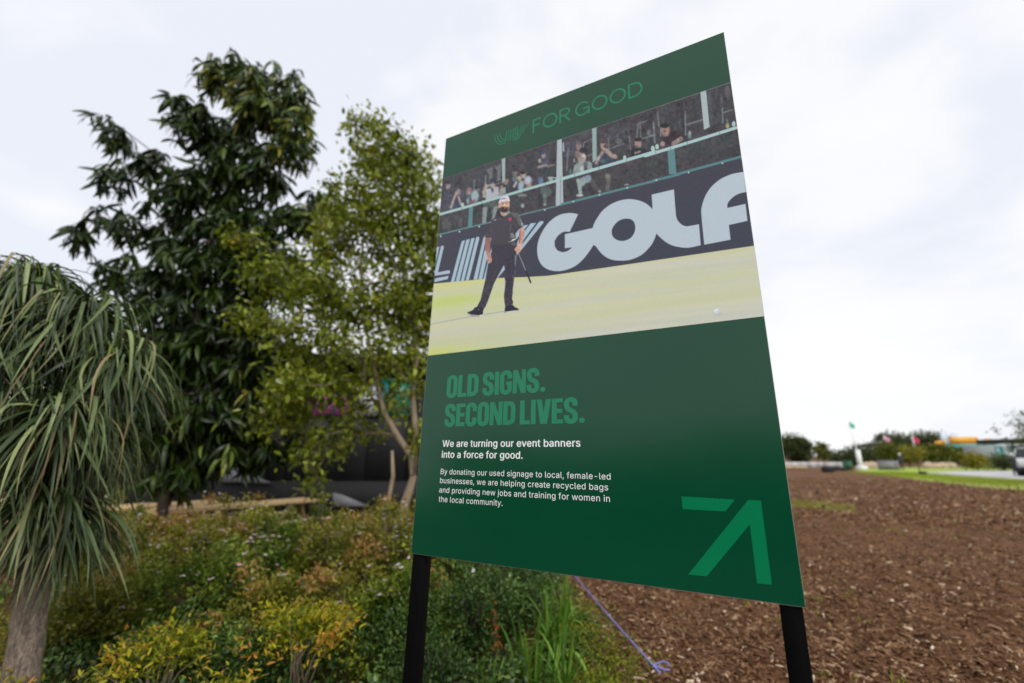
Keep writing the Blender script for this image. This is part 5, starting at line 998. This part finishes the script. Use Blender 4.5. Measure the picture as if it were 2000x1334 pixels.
def flagpole(px, py_top, py_base, w, fh, mat, lb_, D=None, sleeve=0., mast=.07, lean=0.):
    if D is None: D = ground_at(px, py_base)[1]
    b0 = at(px, 900, D); b0[2] = 0; H = at(px, py_top, D)[2]; r = empty('flagpole', b0, lb_, 'flagpole', 'flagpoles beyond the mulch')
    m = MB(); m.tube([(0, 0, 0), (lean * .5, 0, H * .5), (lean, 0, H)], [mast, mast * .85, mast * .6], 8); m.out('pole', WHT, r, smooth=True)
    if sleeve: m = MB(); m.box((lean * .25, 0, sleeve / 2), (.34, .34, sleeve)); m.box((0, 0, .25), (.75, .75, .5)); m.out('base', WHT, r)
    n = 9; V = []
    for i in range(n):
        t = i / (n - 1); V += [(lean + w * t, .12 * math.sin(6 * t), H - .05 - .55 * w * t + .12 * math.sin(5 * t)), (lean + w * t * .8, .12 * math.sin(6 * t + .5), H - .05 - fh - .5 * w * t)]
    V = np.array(V); V2 = V + [0, .02, 0]; Q = [(2 * i, 2 * i + 1, 2 * i + 3, 2 * i + 2) for i in range(n - 1)]; m = MB(); m.add(V, Q); m.add(V2, Q); m.out('flag', mat, r, smooth=True)
    return r
flagpole(1681, 823, 919, .62, .55, FLG, 'white flagpole with a teal green flag on its own by the mulch edge', sleeve=2.2, lean=-.55)
flagpole(1736, 850, 919, .95, .75, FPK, 'distant flagpole with a pink flag above the olive tree', D=66)
flagpole(1792, 851, 919, .95, .75, FRD, 'distant flagpole with a red flag before the dark trees', D=66)
# litter bin
c = ground_at(1657, 918); bn = empty('litter_bin', c, 'green wheeled litter bin left of the flagpole base', 'bin'); BG = plain('bin_green', (.02, .12, .06), .5)
m = MB(); m.add([(x * (.28 if z == 0 else .36), y * (.28 if z == 0 else .36), z) for z in (0, .95) for x, y in ((-1, -1), (1, -1), (1, 1), (-1, 1))], [(0, 3, 2, 1), (4, 5, 6, 7), (0, 1, 5, 4), (1, 2, 6, 5), (2, 3, 7, 6), (3, 0, 4, 7)]); m.out('body', BG, bn)
m = MB(); m.box((0, 0, 1.0), (.8, .82, .1)); m.out('lid', BG, bn)
for s in (-1, 1): m = MB(); m.tube([(s * .3, .3, .12), (s * .38, .3, .12)], .12, 10); m.out('wheel', BAG, bn)
BARR = plain('barrier_white', (.48, .47, .46), .6, .3, 1.2)
# low white barrier, log edging and rocks
for i in range(7):
    a = at(1532 + 18 * i, 900, 66); m = MB(); m.box((a[0], 66, .36), (1.33, .08, .62)); m.box((a[0], 66, .03), (.9, .5, .06)); o = m.out('barrier_panel', BARR)
    tag(o, ['white barrier panel partly hidden by the board', 'second white barrier panel from the board', 'third white barrier panel from the board', 'white barrier panel left of the young tree', 'white barrier panel right of the young tree', 'sixth white barrier panel from the board', 'white barrier panel nearest the green bin'][i], 'barrier', 'low white barriers')
LOG = plain('log_timber', (.46, .33, .20), .8, .25, 2); ROCK = plain('tan_rock', (.40, .30, .21), .9, .3, 2, .5)
for i, (px, lb_) in enumerate(((1545, 'tan timber log next to the board edge'), (1565, 'tan timber log left of the first young tree'))):
    a = at(px, 903, 55); m = MB(); m.tube([(a[0] - .9, 55, .2), (a[0] + .7, 55.3, .2)], [.2, .17], 9, .04); tag(m.out('timber_log', LOG, smooth=True), lb_, 'log', 'logs by the mulch')
for i, px in enumerate((1692, 1704, 1716, 1728, 1743, 1812, 1826, 1840, 1856)):
    a = at(px, 905, 58); m = MB(); u_ = unit(10); s = rng.uniform(.75, 1.0)
    ph_ = []; 
    for j in range(5):
        zz = [0, .25, .55, .8, .92][j] * s; rr_ = [.8, .95, .8, .5, .1][j] * s
        ph_ += [(a[0] + rr_ * math.cos(t) * rng.uniform(.85, 1.15), 58 + rr_ * .7 * math.sin(t) * rng.uniform(.85, 1.15), zz) for t in np.linspace(0, 2 * math.pi, 10)[:-1]]
    m.add(ph_, [(j * 9 + q, j * 9 + (q + 1) % 9, (j + 1) * 9 + (q + 1) % 9, (j + 1) * 9 + q) for j in range(4) for q in range(9)], [(36, 36 + q, 37 + q) for q in range(1, 8)])
    tag(m.out('boulder', ROCK), ['tan boulder nearest the flagpole base', 'second tan boulder right of the flagpole', 'third tan boulder right of the flagpole', 'tan boulder left of the grey crate', 'tan boulder behind the grey crate', 'tan boulder just right of the bagged yellow green tree', 'second tan boulder right of the bagged tree', 'third tan boulder right of the bagged tree', 'tan boulder at the right end of the row'][i], 'boulder', 'tan boulders in a row behind the lawn')
m = MB(); c = ground_at(1736, 918); m.box((c[0], c[1], .5), (1.7, .9, 1.0)); m.box((c[0], c[1], 1.03), (1.8, 1.0, .06)); m.box((c[0] - .6, c[1] - .48, .5), (.08, .06, .98)); m.box((c[0] + .6, c[1] - .48, .5), (.08, .06, .98))
tag(m.out('equipment_crate', plain('grey_crate', (.22, .22, .24), .7)), 'grey equipment crate standing on the lawn left of the person', 'crate')
# person in the white cap
def person(px, py_base, H, label, shirt, trou, cap, D=None, face=-1):
    c = ground_at(px, py_base); s = H / 1.75; r = empty('person', (c[0], c[1], .012), label, 'person')
    J = {'pel': (0, 0, .95), 'sp': (0, 0, 1.15), 'ch': (0, 0, 1.36), 'nk': (0, 0, 1.48), 'hd': (0, -.02, 1.60), 'ht': (0, -.01, 1.70), 'shl': (.19, 0, 1.40), 'ell': (.25, .02, 1.12), 'wrl': (.22, -.12, .92), 'hal': (.2, -.16, .84),
         'shr': (-.19, 0, 1.40), 'elr': (-.25, .02, 1.12), 'wrr': (-.2, -.14, .95), 'har': (-.17, -.18, .88), 'hil': (.1, 0, .90), 'knl': (.12, -.03, .50), 'anl': (.12, .03, .09), 'tol': (.13, -.14, .04), 'hir': (-.1, 0, .90), 'knr': (-.12, .02, .50), 'anr': (-.13, .06, .09), 'tor': (-.14, -.1, .04)}
    rd = {'pel': .15, 'sp': .135, 'ch': .16, 'nk': .06, 'hd': .085, 'ht': .07, 'shl': .06, 'ell': .045, 'wrl': .033, 'hal': .04, 'shr': .06, 'elr': .045, 'wrr': .033, 'har': .04, 'hil': .09, 'knl': .065, 'anl': .045, 'tol': .04, 'hir': .09, 'knr': .065, 'anr': .045, 'tor': .04}
    ks = list(J); E_ = [('pel', 'sp'), ('sp', 'ch'), ('ch', 'nk'), ('nk', 'hd'), ('hd', 'ht'), ('ch', 'shl'), ('shl', 'ell'), ('ell', 'wrl'), ('wrl', 'hal'), ('ch', 'shr'), ('shr', 'elr'), ('elr', 'wrr'), ('wrr', 'har'), ('pel', 'hil'), ('hil', 'knl'), ('knl', 'anl'), ('anl', 'tol'), ('pel', 'hir'), ('hir', 'knr'), ('knr', 'anr'), ('anr', 'tor')]
    me = bpy.data.meshes.new('body'); me.from_pydata([tuple(v * s for v in J[k]) for k in ks], [(ks.index(a), ks.index(b)) for a, b in E_], [])
    m, nt, b = newmat('clothed_' + label.split()[2]); tc = N(nt, 'ShaderNodeTexCoord'); sx = N(nt, 'ShaderNodeSeparateXYZ'); rp = N(nt, 'ShaderNodeValToRGB'); rp.color_ramp.interpolation = 'CONSTANT'; mr = N(nt, 'ShaderNodeMapRange'); mr.inputs['From Max'].default_value = 1.75 * s
    cr = rp.color_ramp; cr.elements[0].color = (.02, .02, .02, 1); cr.elements[1].position = .05; cr.elements[1].color = (*trou, 1); q = cr.elements.new(.56); q.color = (*shirt, 1); q = cr.elements.new(.85); q.color = (.42, .25, .18, 1)
    nt.links.new(tc.outputs['Object'], sx.inputs[0]); nt.links.new(sx.outputs[2], mr.inputs[0]); nt.links.new(mr.outputs[0], rp.inputs[0]); nt.links.new(rp.outputs[0], b.inputs['Base Color']); b.inputs['Roughness'].default_value = .8
    o = link('body', me, r); mod = o.modifiers.new('skin', 'SKIN'); me.skin_vertices[0].data[0].use_root = True
    for i, k in enumerate(ks): me.skin_vertices[0].data[i].radius = (rd[k] * s, rd[k] * s * (.75 if k in ('pel', 'sp', 'ch') else 1))
    sd = o.modifiers.new('sub', 'SUBSURF'); sd.levels = 1; sd.render_levels = 1
    ev = o.evaluated_get(bpy.context.evaluated_depsgraph_get()); m2 = bpy.data.meshes.new_from_object(ev); o.modifiers.clear(); o.data = m2; m2.materials.clear(); m2.materials.append(m); m2.polygons.foreach_set('use_smooth', [True] * len(m2.polygons))
    cm = MB(); pr = [(.115, 1.66), (.12, 1.70), (.10, 1.77), (.05, 1.81), (.005, 1.82)]
    cm.add([(r_ * s * math.cos(t), r_ * s * math.sin(t) - .01, z * s) for r_, z in pr for t in np.linspace(0, 2 * math.pi, 13)[:-1]], [(i * 12 + j, i * 12 + (j + 1) % 12, (i + 1) * 12 + (j + 1) % 12, (i + 1) * 12 + j) for i in range(4) for j in range(12)])
    cm.box((0, -.15 * s, 1.665 * s), (.16 * s, .12 * s, .015)); cm.out('cap', cap, r, smooth=False)
    return r
person(1763, 919, 1.78, 'person in dark clothes and a white cap standing on the lawn', (.03, .03, .05), (.02, .02, .03), WHT)
# orange topped stand, marquee, glass building
ORN = plain('orange_banner', (.72, .34, .02), .5, .12, .5); TEA = plain('teal_banner', (.03, .26, .21), .5, .2, .6); STL = plain('stand_steel', (.30, .33, .34), .5)
D = 84; a, b2 = at(1826, 868, D), at(1948, 868, D); st = empty('grandstand', ((a[0] + b2[0]) / 2, D, 0), 'raised spectator stand with an orange upper banner and teal lower banner', 'grandstand'); o0 = np.array(st.location); W_ = b2[0] - a[0]
zt1, zt2, zt3 = at(1900, 853.5, D)[2], at(1900, 867, D)[2], at(1900, 881, D)[2]
for x0, x1, mt, nm, zz in ((.25, .70, ORN, 'orange_banner', (zt2, zt1)), (.0, .16, ORN, 'orange_banner', (zt2 - .3, zt2 + .5)), (.80, .93, ORN, 'orange_banner', (zt2, zt1 - .3)), (.16, .99, TEA, 'teal_banner', (zt3, zt2 - .04))):
    m = MB(); m.box(((x0 + x1) / 2 * W_ - W_ / 2, -.1, (zz[0] + zz[1]) / 2), ((x1 - x0) * W_, .12, zz[1] - zz[0])); m.out(nm, mt, st)
m = MB(); m.box((0, 2, zt3 + .1), (W_, 4, .2)); m.out('deck', STL, st)
for i in range(8): m = MB(); m.box((-W_ / 2 + .3 + (W_ - .6) * i / 7, .2 + .9 * (i % 2), zt3 / 2), (.18, .18, zt3)); m.out('post', STL, st)
m = MB(); m.box((-W_ / 2 + W_ * .19, .2, (zt2 + zt1) / 2 + .2), (1.2, .2, zt1 - zt2 + 1.6)); m.out('side_screen', plain('pale_screen', (.55, .62, .68), .5), st)
D = 88; a, b2 = at(1684, 878, D), at(1726, 866, D); mq = empty('marquee', ((a[0] + b2[0]) / 2, D, 0), 'white marquee with a sloping black roof above the low trees', 'marquee'); w_ = b2[0] - a[0]; h_ = at(1715, 872, D)[2]
m = MB(); m.box((0, 0, h_ / 2), (w_, 3.4, h_)); m.out('wall', WHT, mq)
m = MB(); m.add([(-w_ / 2 - .3, -2, h_), (w_ / 2 + .3, -2, h_ + .55), (w_ / 2 + .3, 2, h_ + .55), (-w_ / 2 - .3, 2, h_), (-w_ / 2 - .3, -2, h_ + .25), (w_ / 2 + .3, -2, h_ + 1.0), (w_ / 2 + .3, 2, h_ + 1.0), (-w_ / 2 - .3, 2, h_ + .25)], [(0, 3, 2, 1), (4, 5, 6, 7), (0, 1, 5, 4), (1, 2, 6, 5), (2, 3, 7, 6), (3, 0, 4, 7)]); m.out('roof', BLK, mq)
D = 58; a, b2 = at(1945, 878, D), at(2060, 878, D); gb = empty('hospitality_building', ((a[0] + b2[0]) / 2, D, 0), 'pavilion with teal glass front, black roof and white fascia at the right edge', 'building'); w_ = b2[0] - a[0]
zr, zf, zw = at(1970, 857, D)[2], at(1970, 866, D)[2], at(1970, 869, D)[2]
TGL = plain('teal_glass', (.07, .20, .20), .15, .25, .8); PGL = plain('pale_glass', (.36, .44, .48), .2, .2, .8)
m = MB(); m.box((0, 2.2, zw / 2), (w_, 4, zw)); m.out('wall', plain('pavilion_wall', (.30, .32, .33), .6), gb)
for i in range(7): m = MB(); m.box((-w_ / 2 + w_ * (i + .5) / 7, .14, zw * .58), (w_ / 7 - .12, .08, zw * .72)); m.out('window', TGL if i % 2 == 0 else PGL, gb)
m = MB(); m.box((w_ * .12, 1.4, (zr + zf) / 2), (w_ * .78, 5, zr - zf)); m.out('roof', BLK, gb)
m = MB(); m.box((w_ * .2, -1.2, zf - .34), (w_ * .56, .3, .5)); m.out('fascia', WHT, gb)
# utility truck at the frame edge
D = 35.5; c = ground_at(2036, 931); tk = empty('utility_truck', (c[0], c[1], .02), 'white utility truck with black tyres cut by the right picture edge', 'truck'); TYR = plain('tyre', (.012, .012, .013), .8); GLS = plain('dark_window', (.02, .022, .026), .12)
pf = [(-1.15, .45), (-1.15, 1.25), (-.95, 1.35), (-.55, 2.2), (.9, 2.3), (.95, .45)]
m = MB(); n = len(pf); m.add([(x, -.85, z) for x, z in pf] + [(x, .85, z) for x, z in pf], [(i, (i + 1) % n, n + (i + 1) % n, n + i) for i in range(n)], [(0, i, i + 1) for i in range(1, n - 1)] + [(n, n + i + 1, n + i) for i in range(1, n - 1)]); m.out('cab', WHT, tk)
m = MB(); m.add([(-.86, -.87, 1.4), (-.5, -.87, 2.08), (.7, -.87, 2.14), (.7, -.87, 1.4)], [(0, 3, 2, 1)]); m.add([(-.97, -.75, 1.4), (-.6, -.75, 2.13), (-.6, .75, 2.13), (-.97, .75, 1.4)], [(0, 1, 2, 3)]); m.out('window', GLS, tk)
m = MB(); m.box((2.1, 0, 1.0), (2.3, 1.8, .8)); m.out('load_bed', WHT, tk); m = MB(); m.box((-1.2, 0, .52), (.16, 1.6, .3)); m.out('bumper', TYR, tk)
for x in (-.6, 2.3):
    for y in (-.8, .8): m = MB(); m.tube([(x, y - .12, .38), (x, y + .12, .38)], .39, 16); m.out('wheel', TYR, tk, smooth=False)
person(1987, 931, 1.75, 'person in black clothes standing beside the truck at the right edge', (.02, .02, .025), (.015, .015, .02), WHT)
plain_tree('edge_tree', 2098, 792, 26, 176, 'tree at the right edge of which only a leafy tip shows', FARD, 2500, .16, None, .12, drop=.35)
c = ground_at(1905, 912); m = MB(); m.prism([(-1.6, 0), (1.6, 0), (1.4, .9), (-.4, 1.1)], 0, .02)
tent = empty('white_canvas_cover', (c[0], c[1], .012), 'low white canvas cover on the grass behind the path', 'cover'); m = MB(); m.add([(-1.7, -.6, 0), (1.7, -.6, 0), (1.7, .6, 0), (-1.7, .6, 0), (-.6, -.1, .85), (1.1, -.1, .7), (1.1, .1, .7), (-.6, .1, .85)], [(0, 3, 2, 1), (4, 5, 6, 7), (0, 1, 5, 4), (1, 2, 6, 5), (2, 3, 7, 6), (3, 0, 4, 7)]); m.out('canvas', WHT, tent)
